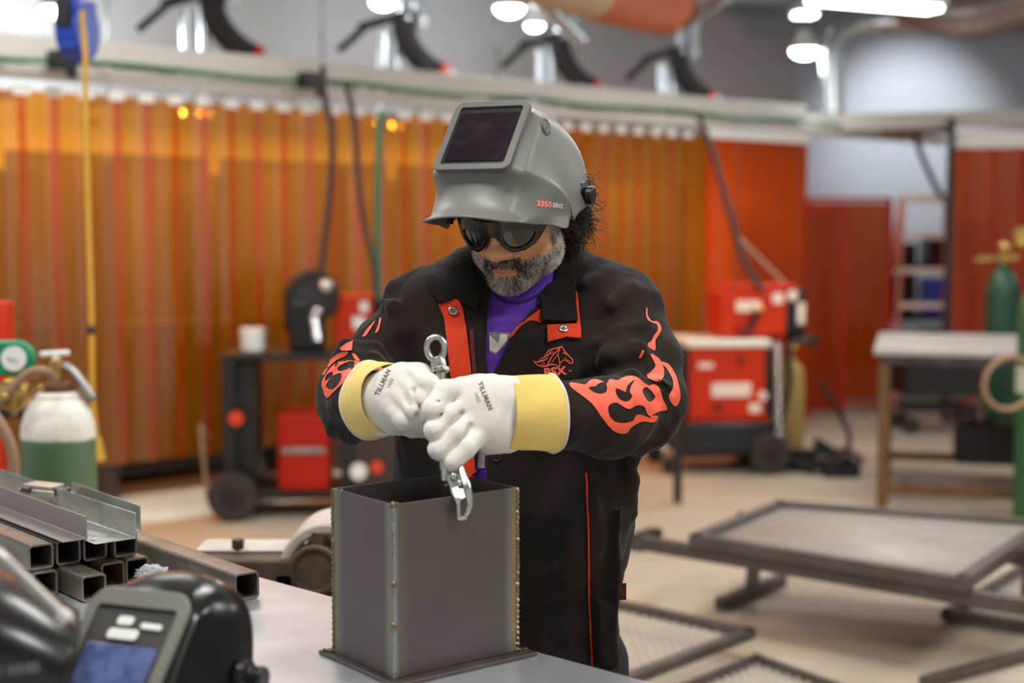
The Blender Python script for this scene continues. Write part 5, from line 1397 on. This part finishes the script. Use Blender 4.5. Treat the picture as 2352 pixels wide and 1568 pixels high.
# logo
lg = lambda pts: c5(pts)
H_ = [stroke(lg([(1940, 912), (1975, 975), (2030, 1035), (2085, 1098), (2080, 1135), (2050, 1143), (2020, 1118), (1985, 1100), (1945, 1112), (1915, 1150)]), 2.6, 2.0),
      stroke(lg([(1938, 912), (1905, 945), (1850, 1000), (1800, 1060), (1770, 1120), (1748, 1165)]), 2.6, 3.0),
      stroke(lg([(1915, 960), (1890, 1010), (1905, 1080), (1915, 1150), (1915, 1185)]), 2.0, 2.6),
      stroke(lg([(1890, 1015), (1850, 1070), (1800, 1140)]), 2.0, 1.6),
      stroke(lg([(1955, 1000), (1985, 1012), (2010, 1035)]), 2.8, 1.0),
      stroke(lg([(1975, 1065), (2020, 1100), (2060, 1115)]), 1.6, 1.0),
      stroke(lg([(1550, 1110), (1600, 1128), (1650, 1112), (1720, 1090), (1760, 1060)]), 1.0, 2.0, wm=4.5),
      stroke(lg([(1560, 1118), (1620, 1170), (1700, 1185), (1780, 1162), (1850, 1160), (1915, 1188)]), 1.0, 2.0, wm=4.0),
      stroke(lg([(1630, 1088), (1700, 1062), (1760, 1020), (1800, 985)]), .8, 3.0, wm=4),
      stroke(lg([(1700, 1030), (1740, 1000), (1770, 965), (1850, 940), (1925, 925)]), .8, 3.0, wm=3.6),
      stroke(lg([(1800, 975), (1830, 1000), (1780, 1020)]), 1.5, 1),
      stroke(lg([(1680, 1120), (1710, 1150), (1650, 1160)]), 1.2, 1.8)]
for q_ in H_: decal('horse_emblem', [q_], [], jb, M['flame'], jacket, .0011, 0, 2.2)
text_decal('BSX', M['flame'], jb, jacket, (1274, 854), 26, R(-6), 'chest_lettering', 1.12, .045)
text_decal('TM', M['flame'], jb, jacket, (1309, 852), 6, R(-6), 'chest_lettering', 1.0, .02)
# flames
c3 = lambda pts: crop(1200, 760, 4.9, pts)
c6 = lambda pts: crop(1420, 680, 4.9, pts)
c4 = lambda pts: crop(720, 680, 4.61, pts)
decal('flame_print', [smooth2(c3([(528, 590), (600, 592), (700, 606), (760, 560), (820, 548), (900, 572), (945, 600), (985, 545), (1060, 560), (1130, 530), (1210, 508), (1290, 525), (1350, 575), (1420, 615), (1480, 600), (1540, 650), (1580, 780), (1625, 878), (1540, 905), (1450, 950), (1520, 958), (1470, 1028), (1340, 1018), (1215, 1085), (1180, 1135), (1115, 1152), (1010, 1112), (880, 960), (780, 820), (640, 710), (550, 640)]), 3)],
      [smooth2(c3([(740, 640), (815, 628), (870, 590), (938, 590), (945, 685), (870, 712), (790, 690)]), 2), smooth2(c3([(1052, 650), (1120, 672), (1158, 688), (1178, 620), (1262, 548), (1222, 620), (1205, 690), (1232, 730), (1205, 780), (1150, 796), (1085, 765), (1048, 700)]), 2),
       smooth2(c3([(1355, 650), (1400, 638), (1492, 740), (1425, 800), (1375, 750), (1345, 690)]), 2),
       smooth2(c3([(958, 860), (1000, 818), (1060, 808), (1130, 850), (1200, 880), (1260, 845), (1320, 836), (1372, 860), (1395, 930), (1445, 975), (1400, 968), (1330, 940), (1270, 950), (1240, 1005), (1150, 1034), (1040, 1020), (975, 955)]), 2)], jb, M['flame'], jacket, .0014, 0, 5)
decal('flame_print', [smooth2(c3([(1385, 512), (1445, 460), (1492, 385), (1430, 262), (1480, 275), (1545, 330), (1590, 440), (1580, 530), (1530, 568), (1440, 545)]), 3)], [], jb, M['flame'], jacket, .0014, 0, 5)
decal('flame_print', [smooth2(c3([(1545, 350), (1640, 375), (1710, 480), (1750, 600), (1772, 750), (1715, 850), (1640, 745), (1688, 640), (1680, 540), (1620, 430)]), 3)], [], jb, M['flame'], jacket, .0014, 0, 5)
decal('flame_print', [smooth2(c6([(305, 135), (325, 142), (325, 215), (372, 282), (442, 290), (482, 370), (450, 440), (415, 500), (412, 612), (335, 578), (332, 535), (372, 505), (400, 440), (440, 385), (425, 320), (370, 300), (315, 250)]), 3)], [], jb, M['flame'], jacket, .0014, 0, 4)
decal('flame_print', [c3([(1345, 215), (1367, 225), (1335, 305), (1302, 303)])], [], jb, M['flame'], jacket, .0014, 0, 4)
decal('flame_print', [smooth2(c4([(92, 910), (165, 790), (270, 695), (400, 688), (520, 702), (600, 715), (745, 782), (600, 798), (470, 832), (340, 905), (230, 1005), (150, 1078), (108, 990)]), 3)],
      [smooth2(c4([(262, 765), (330, 712), (432, 694), (425, 750), (330, 790), (280, 797)]), 2), smooth2(c4([(402, 755), (520, 742), (592, 775), (520, 812), (430, 818)]), 2), smooth2(c4([(148, 832), (208, 806), (205, 855), (128, 898)]), 2), smooth2(c4([(208, 850), (298, 818), (292, 900), (210, 992), (140, 960), (165, 900)]), 2)], jb, M['flame'], jacket, .0014, 0, 5)
decal('flame_print', [smooth2(c4([(106, 792), (190, 668), (280, 600), (368, 584), (350, 630), (250, 680), (165, 762), (112, 842)]), 3)], [], jb, M['flame'], jacket, .0014, 0, 5)
decal('flame_print', [c4([(285, 548), (350, 500), (422, 472), (410, 576), (302, 576)])], [], jb, M['flame'], jacket, .0014, 0, 5)
decal('flame_print', [c4([(410, 608), (442, 605), (495, 690), (452, 690)])], [], jb, M['flame'], jacket, .0014, 0, 5)
decal('flame_print', [smooth2(c4([(520, 430), (585, 330), (662, 258), (620, 330), (575, 400), (555, 422)]), 2)], [], jb, M['flame'], jacket, .0014, 0, 4)
decal('flame_print', [smooth2(c4([(655, 392), (690, 300), (702, 238), (722, 235), (705, 330), (690, 372)]), 2)], [], jb, M['flame'], jacket, .0014, 0, 4)
# side tag
c = P(1430, 1358, 2.66)
MB().box(c, (.014, .002, .032)).build('side_tag', M['black_plastic'], jacket)
o = flat_text('BSX', .011, M['dark_red'], jacket, c + Vector((0, -.0016, 0)), (R(90), R(90), 0), name='tag_lettering')
# purple hem below the jacket
f = Field((.10, 2.50, .68), (.25, 2.80, .86), .005)
f.cap(S(1385, 1520, 2.70), S(1395, 1600, 2.70), .022, .02, k=.01); f.cap(S(1406, 1510, 2.72), S(1412, 1560, 2.72), .012, .014, k=.006)
me = f.mesh('shirt_hem'); link('shirt_hem', me, M['purple'], pe, True)
# trousers and boots
f = Field((-.24, 2.50, .03), (.28, 2.95, .84), .009)
f.ell((.02, 2.74, .74), (.19, .135, .12), k=0)
f.chain([(-.07, 2.74, .70), (-.10, 2.73, .45), (-.12, 2.74, .10)], [.105, .082, .066], k=.03)
f.chain([(.12, 2.74, .70), (.14, 2.72, .45), (.16, 2.73, .10)], [.105, .082, .066], k=.03)
me = f.mesh('trousers'); displace(me, lambda co, no: nz(co, 14) * .008); link('trousers', me, M['trouser'], pe, True)
for x in (-.125, .165):
    f = Field((x - .08, 2.45, 0), (x + .08, 2.86, .2), .006)
    f.cap((x, 2.76, .06), (x, 2.76, .15), .05, .05, k=0); f.chain([(x, 2.78, .05), (x, 2.66, .055), (x, 2.56, .045)], [.048, .048, .042], k=.02)
    f.V = np.maximum(f.V, .004 - f.Z + 0 * f.V)
    me = f.mesh('boot'); link('boot', me, mat('brown work boot', (70, 50, 36), .6, 0, .2), pe, True)

# ---------------------------------------------------------------- gloves
def glove(name, build, lo, hi, mm, label=None):
    f = Field(lo, hi, .0024); build(f); me = f.mesh(name)
    displace(me, lambda co, no: nz(co, 30, (1, 4, 2)) * .0014 - np.abs(nz(co, 48, (7, 1, 3), (1, 1, .6))) * .0012)
    o = link(name, me, mm, pe, True); return o, bvh_of(me)
def g1(f):
    f.chain([S(1172, 905, 2.335), S(1100, 900, 2.322), S(1062, 902, 2.315)], [.030, .031, .026], k=.0)
    f.chain([S(1172, 945, 2.335), S(1100, 940, 2.315), S(1062, 940, 2.305)], [.034, .031, .025], k=.03)
    f.chain([S(1172, 990, 2.335), S(1120, 985, 2.315), S(1088, 985, 2.30)], [.032, .029, .024], k=.03)
    f.cap(S(1160, 1010, 2.34), S(1120, 1015, 2.325), .018, .018, k=.02)
    k = .0045
    f.chain([S(1062, 896, 2.312), S(1022, 900, 2.285), S(995, 940, 2.262), S(1000, 965, 2.285)], [.022, .0195, .0185, .017], k=k)
    f.chain([S(1072, 930, 2.302), S(1024, 952, 2.272), S(1000, 988, 2.255), S(1010, 1004, 2.275)], [.022, .0195, .0185, .0165], k=k)
    f.chain([S(1088, 958, 2.298), S(1044, 994, 2.262), S(1008, 1032, 2.250), S(1010, 1038, 2.262)], [.021, .0185, .0178, .016], k=k)
    f.chain([S(1105, 988, 2.298), S(1070, 1028, 2.258), S(1038, 1060, 2.248)], [.020, .0178, .0162], k=k)
    f.chain([S(1130, 890, 2.35), S(1070, 892, 2.36), S(1028, 905, 2.345)], [.024, .019, .017], k=.006)
    # creases between the fingers and over the back
    for a, b, r in ((S(1045, 918, 2.283), S(995, 968, 2.238), .0032), (S(1060, 948, 2.272), S(1002, 1008, 2.233), .0032), (S(1080, 978, 2.266), S(1026, 1046, 2.233), .0032), (S(1050, 905, 2.287), S(1000, 925, 2.25), .002)):
        f.cap(a, b, r, r * .5, k=.006, sub=True)
glove_l, gb1 = glove('glove', g1, (-.20, 2.20, 1.13), (.05, 2.42, 1.36), M['glove'])
def g2(f):
    f.chain([S(872, 905, 2.365), S(925, 880, 2.345), S(958, 872, 2.335)], [.036, .036, .030], k=0)
    f.chain([S(872, 945, 2.365), S(920, 930, 2.34), S(950, 930, 2.325)], [.034, .036, .030], k=.03)
    f.chain([S(885, 960, 2.36), S(925, 958, 2.335)], [.026, .024], k=.02)
    k = .0045
    f.chain([S(955, 868, 2.325), S(985, 885, 2.300), S(988, 930, 2.292), S(982, 950, 2.305)], [.023, .0195, .018, .016], k=k)
    f.chain([S(938, 888, 2.318), S(968, 918, 2.292), S(978, 958, 2.292)], [.022, .0185, .0165], k=k)
    f.chain([S(922, 912, 2.314), S(950, 945, 2.288), S(972, 972, 2.295)], [.021, .0182, .0155], k=k)
    f.chain([S(902, 935, 2.315), S(930, 965, 2.292), S(962, 980, 2.30)], [.020, .0172, .0135], k=k)
    f.chain([S(905, 960, 2.345), S(950, 985, 2.33), S(982, 992, 2.318)], [.018, .0145, .0115], k=.006)
    for a, b, r in ((S(950, 895, 2.288), S(976, 965, 2.268), .003), (S(925, 905, 2.285), S(972, 975, 2.268), .003), (S(900, 920, 2.285), S(962, 985, 2.272), .0026)):
        f.cap(a, b, r, r * .4, k=.006, sub=True)
glove_r, gb2 = glove('glove', g2, (-.32, 2.22, 1.16), (-.10, 2.43, 1.36), M['glove'])
text_decal('TILLMAN', M['ink'], gb1, glove_l, (1114, 909), 15, R(68), 'glove_lettering', 1.05, .03, .0008, 1.1)
text_decal('1432', M['ink'], gb1, glove_l, (1096, 912), 11, R(68), 'glove_lettering', 1.0, .0, .0008, 1.1)
text_decal('TILLMAN', M['ink'], gb2, glove_r, (880, 878), 15, R(-64), 'glove_lettering', 1.0, .03, .0008, 1.1)
text_decal('1432', M['ink'], gb2, glove_r, (897, 880), 11, R(-64), 'glove_lettering', 1.0, .0, .0008, 1.1)
def cuff(a, b, r0, r1, sq_, up, parent, seed=0, lean=(0, 0, 0)):
    """open gauntlet sleeve, slightly squashed, with a rolled edge"""
    a = Vector(a); b = Vector(b); ax = (b - a).normalized(); U = (Vector(up) - ax * Vector(up).dot(ax)).normalized(); W_ = ax.cross(U)
    bm = bmesh.new(); nU, nV = 48, 12; rings = []; rr = random.Random(seed); ph = rr.uniform(0, 6)
    for j in range(nV + 1):
        t_ = j / nV; c = a.lerp(b, t_); r = r0 + (r1 - r0) * t_; ring = []
        for i in range(nU):
            an_ = 2 * math.pi * i / nU; q = r * (1 + .025 * math.sin(3 * an_ + ph + t_ * 2) + .02 * math.sin(5 * an_ + t_ * 3)) * (1.03 if j == nV else 1)
            ring.append(bm.verts.new(c + U * math.cos(an_) * q + W_ * math.sin(an_) * q * sq_ + Vector(lean) * math.cos(an_) * t_))
        rings.append(ring)
    for j in range(nV):
        for i in range(nU): bm.faces.new((rings[j][i], rings[j][(i + 1) % nU], rings[j + 1][(i + 1) % nU], rings[j + 1][i]))
    me = bpy.data.meshes.new('cuff'); bmesh.ops.recalc_face_normals(bm, faces=bm.faces); bm.to_mesh(me); bm.free()
    o = link('cuff', me, M['glove_cuff'], parent, True); s_ = o.modifiers.new('t', 'SOLIDIFY'); s_.thickness = .0028; s_.offset = 0; s2 = o.modifiers.new('s', 'SUBSURF'); s2.levels = 1; s2.render_levels = 1
    rim = MB().tube([rings[-1][i].co.copy() if False else Vector(me.vertices[nV * nU + i].co) for i in range(nU)], .0022, 8, closed=True).build('cuff_binding', M['print_white'], o)
    return o
cuff(S(1158, 949, 2.335), S(1272, 951, 2.372), .0590, .0640, .86, (0, 0, 1), glove_l, 1, (-.004, 0, 0))
cuff(S(892, 914, 2.345), S(854, 921, 2.405), .0575, .0645, .86, (0.1, 0, 1), glove_r, 2)

# ---------------------------------------------------------------- welding helmet
def helmet(parent, MW, shell_m, frame_m, lens_m, name='welding_helmet', front=True):
    """half net (x>=0), rows from the crown to the chin rim; columns centre -> ear"""
    N_ = [
        [(0, .055, .150), (.040, .055, .148), (.075, .055, .132), (.104, .06, .100), (.120, .065, .060), (.124, .065, .035)],
        [(0, .000, .160), (.045, .000, .156), (.083, .005, .136), (.112, .015, .100), (.126, .030, .055), (.130, .040, .025)],
        [(0, -.075, .151), (.046, -.072, .145), (.086, -.060, .120), (.112, -.035, .085), (.127, .000, .045), (.132, .025, .010)],
        [(0, -.138, .119), (.052, -.135, .112), (.076, -.118, .098), (.106, -.072, .066), (.124, -.025, .030), (.132, .010, -.010)],
        [(0, -.172, .082), (.058, -.166, .078), (.074, -.148, .072), (.104, -.092, .045), (.122, -.040, .012), (.131, .000, -.028)],
        [(0, -.184, .004), (.062, -.178, .002), (.078, -.156, .000), (.107, -.100, -.010), (.123, -.045, -.022), (.130, -.004, -.048)],
        [(0, -.190, -.062), (.060, -.184, -.062), (.080, -.166, -.056), (.114, -.108, -.030), (.127, -.050, -.012), (.130, -.006, -.004)],
        [(0, -.172, -.078), (.044, -.170, -.080), (.070, -.146, -.078), (.100, -.104, -.058), (.118, -.052, -.040), (.127, -.008, -.030)],
        [(0, -.166, -.112), (.040, -.160, -.114), (.068, -.146, -.108), (.098, -.102, -.086), (.115, -.056, -.060), (.126, -.012, -.040)],
        [(0, -.172, -.146), (.036, -.164, -.146), (.062, -.150, -.138), (.098, -.104, -.107), (.116, -.058, -.074), (.128, -.014, -.052)],
        [(0, -.196, -.168), (.040, -.188, -.167), (.072, -.168, -.160), (.102, -.110, -.122), (.120, -.060, -.088), (.130, -.012, -.068)],
    ]
    bm = bmesh.new(); nr = len(N_); g = []
    for r in N_:
        r = [(x * (.90 if x > .1 else 1.06), y, z) for x, y, z in r]; L_ = [bm.verts.new((-x, y, z)) for (x, y, z) in r[:0:-1]] + [bm.verts.new(p) for p in r]; g.append(L_)
    nc = len(g[0]); cl = bm.edges.layers.float.new('crease_edge')
    for j in range(nr - 1):
        for i in range(nc - 1): bm.faces.new((g[j][i], g[j][i + 1], g[j + 1][i + 1], g[j + 1][i]))
    mid_ = nc // 2
    def cr(a, b, v):
        e = bm.edges.get((a, b))
        if e: e[cl] = v
    for s_ in (-1, 1):
        for j in range(3, 6): cr(g[j][mid_ + s_], g[j + 1][mid_ + s_], .75); cr(g[j][mid_ + 2 * s_], g[j + 1][mid_ + 2 * s_], .5)
        for j in range(6, nr - 1): cr(g[j][mid_ + 2 * s_], g[j + 1][mid_ + 2 * s_], .85)
        cr(g[6][mid_], g[6][mid_ + s_], .9); cr(g[6][mid_ + s_], g[6][mid_ + 2 * s_], .8); cr(g[7][mid_], g[7][mid_ + s_], .5)
        cr(g[6][mid_ + 2 * s_], g[6][mid_ + 3 * s_], .8); cr(g[6][mid_ + 3 * s_], g[6][mid_ + 4 * s_], .5)
        cr(g[4][mid_], g[4][mid_ + s_], .5); cr(g[4][mid_ + s_], g[4][mid_ + 2 * s_], .6)
    me = bpy.data.meshes.new(name); bm.to_mesh(me); bm.free(); me.transform(MW)
    o = link(name, me, shell_m, parent, True)
    s1 = o.modifiers.new('sub', 'SUBSURF'); s1.levels = 3; s1.render_levels = 3
    s_ = o.modifiers.new('t', 'SOLIDIFY'); s_.thickness = .0035; s_.offset = -1
    dg = bpy.context.evaluated_depsgraph_get(); ev = bpy.data.meshes.new_from_object(o.evaluated_get(dg)); bv = BVHTree.FromPolygons([v.co for v in ev.vertices], [p.vertices[:] for p in ev.polygons])
    # bezel, recess and lens, following the tilted visor face
    def vis(pts, y0, y1, nm, m, hole=None, par=o, dy=0.0):
        mb = MB(); tilt = lambda x, z: -.1815 - .085 * (.08 - z) + abs(x) * .07 + dy - .0045
        if hole is None:
            a = [mb.bm.verts.new(MW @ Vector((x, tilt(x, z) + y0, z))) for x, z in pts]; b = [mb.bm.verts.new(MW @ Vector((x, tilt(x, z) + y1, z))) for x, z in pts]
            mb.bm.faces.new(a); mb.bm.faces.new(b[::-1]); n_ = len(pts)
            for i in range(n_): mb.bm.faces.new((a[i], b[i], b[(i + 1) % n_], a[(i + 1) % n_]))
        else:
            n_ = len(pts); A = [[mb.bm.verts.new(MW @ Vector((x, tilt(x, z) + y, z))) for x, z in pl] for pl, y in ((pts, y0), (hole, y0), (hole, y1), (pts, y1))]
            for k_ in range(4):
                for i in range(n_): mb.bm.faces.new((A[k_][i], A[k_][(i + 1) % n_], A[(k_ + 1) % 4][(i + 1) % n_], A[(k_ + 1) % 4][i]))
        return mb.build(nm, m, par, .0012)
    def rr_(hw, z0_, z1_, r, arch=0.0, n_=6, tw=0.0):
        out = []
        for (cx, cz, a0) in ((hw - r, z1_ - r, 0), (-hw + r, z1_ - r, 90), (-hw + r, z0_ + r, 180), (hw - r, z0_ + r, 270)):
            for i in range(n_ + 1):
                a_ = R(a0 + 90 * i / n_); out.append((cx + r * math.cos(a_), cz + r * math.sin(a_)))
        return out
    if front is True:
        vis(rr_(.072, -.072, .088, .016), .006, -.0040, 'visor_frame', frame_m, rr_(.060, -.058, .0745, .006))
        vis(rr_(.060, -.058, .0745, .006), .012, .0005, 'lens_recess', M['black_plastic'])
        vis(rr_(.0555, -.050, .062, .003), .0005, -.0015, 'lens', lens_m)
    elif front:
        vis(rr_(.078, -.095, .092, .026), .008, -.0070, 'visor_frame', frame_m, rr_(.063, -.082, .068, .006))
        vis(rr_(.063, -.082, .068, .006), .012, .001, 'filter_bezel', front)
        vis(rr_(.055, -.080, .020, .003), .001, -.0015, 'filter_screen', lens_m)
        for (x_, z_, w_, h_) in ((-.010, .050, .013, .006), (-.006, .033, .024, .007), (.032, .046, .016, .004)):
            vis([(x_ + a_, z_ + b_) for a_, b_ in rr_(w_, -h_, h_, h_ * .8)], .001, -.003, 'sensor_window', M['white_plastic'])
    return o, bv
t = NT('grey helmet nylon')
t.l.new(t.ramp(t.noise(4, 4), [(.3, srgb(98, 96, 93)), (.7, srgb(110, 108, 104))]), t.p.inputs['Base Color']); t.p.inputs['Roughness'].default_value = .42; t.p.inputs['Specular IOR Level'].default_value = .45; t.bump(t.noise(900, 2), .08, .0004); M['helmet'] = t.m
t = NT('dusty welding lens'); t.l.new(t.ramp(t.noise(12, 6), [(.45, srgb(22, 14, 22)), (.8, srgb(46, 34, 42))]), t.p.inputs['Base Color']); t.l.new(t.ramp(t.noise(30, 6), [(.4, (.05,) * 3 + (1,)), (.75, (.3,) * 3 + (1,))]), t.p.inputs['Roughness']); M['weld_lens'] = t.m
HO = Vector((.010, 2.605, 1.606))
HW = Matrix.Translation(HO) @ Matrix.Rotation(R(-24), 4, 'Z') @ Matrix.Rotation(R(-35), 4, 'X')
hel, hb_ = helmet(pe, HW, M['helmet'], mat('grey visor frame', (88, 86, 82), .45), M['weld_lens'])
for s_ in (1, -1):
    MB().lathe([(.024, -.004), (.024, .006), (.014, .010), (.012, .010), (.016, .012), (.017, .023), (.014, .026), (.002, .027)], HW @ Vector((s_ * .110, .018, .034)), HW.to_3x3() @ Vector((s_, .1, 0)), 14).build('pivot_knob', M['black_plastic'], hel, .001)
h_ = hb_.ray_cast(EYE, ray(1253, 291))
if h_[0]:
    nn = h_[1] if h_[1].dot(ray(1253, 291)) < 0 else -h_[1]
    MB().lathe([(.0155, -.002), (.0155, .0015), (.0135, .002), (.013, .0005), (.0105, .0005), (.010, .002), (.006, .002), (.0055, .001), (.003, .0022), (.0005, .0022)], h_[0], nn, 32).build('round_vent_cap', mat('dark grey cap', (92, 90, 88), .4), hel)
MB().box(P(1018, 503, 2.60), (.03, .03, .018), R(20)).tube([HW @ Vector((s * .1, .02, .06)) for s in (-1, 1)][:0] + [HW @ Vector(p) for p in ((-.100, .02, .015), (-.085, -.04, .05), (-.05, -.09, .07), (.05, -.09, .07), (.085, -.04, .05), (.100, .02, .015))], .006, 8, smooth=5).build('headgear_band', M['black_plastic'], hel)
M['text_orange'] = mat('orange lettering', (236, 128, 104), .5); M['text_white'] = mat('white lettering', (226, 220, 214), .5)
text_decal('3350', M['text_orange'], hb_, hel, (1249, 469), 17, R(6), 'side_lettering', 1.0, .05)
text_decal('SERIES', M['text_white'], hb_, hel, (1280, 472.5), 14, R(8), 'side_lettering', .62, .015)
# ================================================================ CLAMP IN THE HANDS
cl = thing('locking_clamp', 'chrome locking clamp with an eye ring, held in both gloves over the box wall', 'clamp', (0, 0, 0))
S = lambda px, py, Y: tuple(P(px, py, Y))
YC = 2.262
M['clamp'] = mat('polished tool steel', (178, 175, 170), .3, 1, .1, 60, rvar=.08)
mb = MB(); c = P(1001, 798, 2.33)
pts = []
for i in range(28):
    a = 2 * math.pi * i / 28; pts.append(c + Vector((.0145 * math.cos(a), .004 * math.sin(a), .0172 * math.sin(a) * (1.0 if math.sin(a) > 0 else 1.15))))
mb.tube(pts, .0053, 12, closed=True).build('eye_ring', M['clamp'], cl)
mb = MB(); mb.cyl(S(1004, 822, 2.33), S(1009, 846, 2.325), .0125, .0135, 8).cyl(S(1009, 846, 2.325), S(1011, 856, 2.322), .0165, .0165, 6).cyl(S(1011, 855, 2.322), S(1016, 905, 2.31), .0095, .0095, 18).build('adjusting_screw', M['clamp'], cl, .001)
MB().bar(S(1015, 900, 2.305), S(1024, 1085, 2.272), .018, .024, (0, 1, 0)).build('handle_body', M['clamp'], cl, .004)
mb = MB(); mb.bar(S(1022, 1040, 2.262), S(1020, 1106, 2.256), .010, .008, (0, 1, 0)).bar(S(1037, 1055, 2.255), S(1054, 1136, 2.226), .024, .008, (0, 1, 0)).bar(S(1050, 1118, 2.232), S(1060, 1150, 2.214), .020, .008, (0, 1, 0)).cyl(S(1042, 1094, 2.232), S(1042, 1094, 2.25), .006).cyl(S(1056, 1110, 2.222), S(1056, 1110, 2.24), .005).build('jaw_plate', M['clamp'], cl, .002)
mb = MB(); mb.bar(S(1026, 1092, 2.256), S(1033, 1110, 2.256), .008, .005, (0, 1, 0)).bar(S(1030, 1108, 2.276), S(1034, 1140, 2.280), .012, .012, (0, 1, 0)).build('inner_jaw', M['clamp'], cl, .002)
def sweep_plate(mb, px, w, dep):
    n = len(px); A = []
    for i, (x, y) in enumerate(px):
        c = P(x, y, YC - .012 - .035 * min(1, max(0, (y - 1062) / 60))); a = P(*px[max(i - 1, 0)], YC); b = P(*px[min(i + 1, n - 1)], YC); t_ = (b - a).normalized(); s_ = Vector((t_.z, 0, -t_.x)) * w[i] / 2
        A.append([mb.bm.verts.new(c + s_ * q + Vector((0, d, 0))) for q, d in ((-1, -dep / 2), (1, -dep / 2), (1, dep / 2), (-1, dep / 2))])
    for i in range(n - 1):
        for k in range(4): mb.bm.faces.new((A[i][k], A[i][(k + 1) % 4], A[i + 1][(k + 1) % 4], A[i + 1][k]))
    mb.bm.faces.new(A[0]); mb.bm.faces.new(A[-1][::-1])
mb = MB(); sweep_plate(mb, [(1057, 1062), (1063, 1085), (1071, 1108), (1077, 1132), (1079, 1155), (1075, 1172), (1066, 1186)], [.008, .010, .012, .0115, .010, .0085, .006], .014); mb.build('curved_lever', M['clamp'], cl, .002)
MB().bar(S(1052, 1142, 2.213), S(1054, 1192, 2.213), .0075, .010, (0, 1, 0)).bar(S(1051, 1190, 2.213), S(1073, 1188, 2.213), .006, .009, (0, 1, 0)).cyl(S(1051, 1147, 2.203), S(1051, 1147, 2.218), .0055).build('outer_jaw', M['clamp'], cl, .002)

# ================================================================ FOREGROUND HELMETS
M['screen_blue'] = None
t = NT('blue reflective filter'); t.l.new(t.ramp(t.noise(26, 4), [(.3, srgb(62, 74, 118)), (.7, srgb(116, 130, 176))]), t.p.inputs['Base Color']); t.p.inputs['Roughness'].default_value = .15; t.p.inputs['Specular IOR Level'].default_value = .8; M['screen_blue'] = t.m
M['helm_black'] = mat('glossy black helmet', (16, 15, 15), .25, 0, .2, 3)
M['helm_frame'] = mat('grey green visor frame', (122, 120, 112), .35, .2, .06)
fh = thing('foreground_helmet', '', 'helmet', (0, 0, 0))
bpy.data.objects.remove(fh)
ft = P(328, 1364, 1.84); RF = (Matrix.Rotation(R(-20), 4, 'Z') @ Matrix.Rotation(R(-41), 4, 'X') @ Matrix.Diagonal((.97, .58, 1.12, 1)))
MWf = Matrix.Translation(ft - RF.to_3x3() @ Vector((0, -.19, .085))) @ RF
th = thing('welding_helmet', 'black welding helmet with a grey framed bluish filter screen, in the near left foreground', 'helmet', (0, 0, 0))
ho, hbv = helmet(th, MWf, M['helm_black'], M['helm_frame'], M['screen_blue'], 'shell', mat('dark filter bezel', (66, 64, 62), .4))
for s_ in (1, -1):
    MB().lathe([(.024, -.004), (.024, .006), (.014, .010), (.012, .013), (.017, .015), (.018, .028), (.015, .031), (.002, .032)], MWf @ Vector((s_ * .121, .012, .040)), MWf.to_3x3() @ Vector((s_, .1, 0)), 14).build('pivot_knob', M['black_plastic'], ho, .001)
MWb = Matrix.Translation(P(-128, 1692, 1.69)) @ Matrix.Rotation(R(-70), 4, 'Z') @ Matrix.Rotation(R(-30), 4, 'X') @ Matrix.Scale(1.30, 4)
th = thing('welding_helmet', 'black welding helmet with a pale trim rod, cut by the lower left corner', 'helmet', (0, 0, 0))
ho2, hbv2 = helmet(th, MWb, M['helm_black'], M['helm_black'], M['weld_lens'], 'shell')
text_decal('3350 SERIES', mat('grey lettering', (120, 118, 114), .5), hbv2, ho2, (20, 1540), 30, R(-7), 'side_lettering', .85, .01, .0008, 1.1)
MB().tube([P(-8, 1265, 1.60), P(20, 1292, 1.59), P(90, 1360, 1.59), P(148, 1415, 1.59)], .0062, 12, smooth=4).build('trim_rod', mat('pale trim', (176, 172, 166), .3, .3, .1), ho2)
MB().cyl(P(136, 1406, 1.59), P(156, 1426, 1.59), .0088, .0095).build('rod_cap', mat('pale cap', (200, 196, 190), .4), ho2, .002)

# ================================================================ CAMERA, WORLD
cam = bpy.data.cameras.new('camera'); cam.sensor_width = 36; cam.lens = 36 * FPX / 2352
cam.dof.use_dof = True; cam.dof.focus_distance = 2.56; cam.dof.aperture_fstop = 1.9
co = bpy.data.objects.new('camera', cam); COL.objects.link(co); co.location = EYE; co.rotation_euler = (math.pi / 2 - PITCH, 0, 0)
cam.clip_start = .05
SC.camera = co
w = bpy.data.worlds.new('world'); SC.world = w; w.use_nodes = True
bg = w.node_tree.nodes['Background']; bg.inputs[0].default_value = (.93, .96, 1, 1); bg.inputs[1].default_value = .52
SC.view_settings.view_transform = 'Standard'; SC.view_settings.look = 'None'; SC.view_settings.gamma = 1
SC.view_settings.exposure = 0.45; SC.view_settings.use_curve_mapping = False
cy = SC.cycles; cy.max_bounces = 7; cy.diffuse_bounces = 3; cy.glossy_bounces = 3; cy.transmission_bounces = 4; cy.transparent_max_bounces = 10
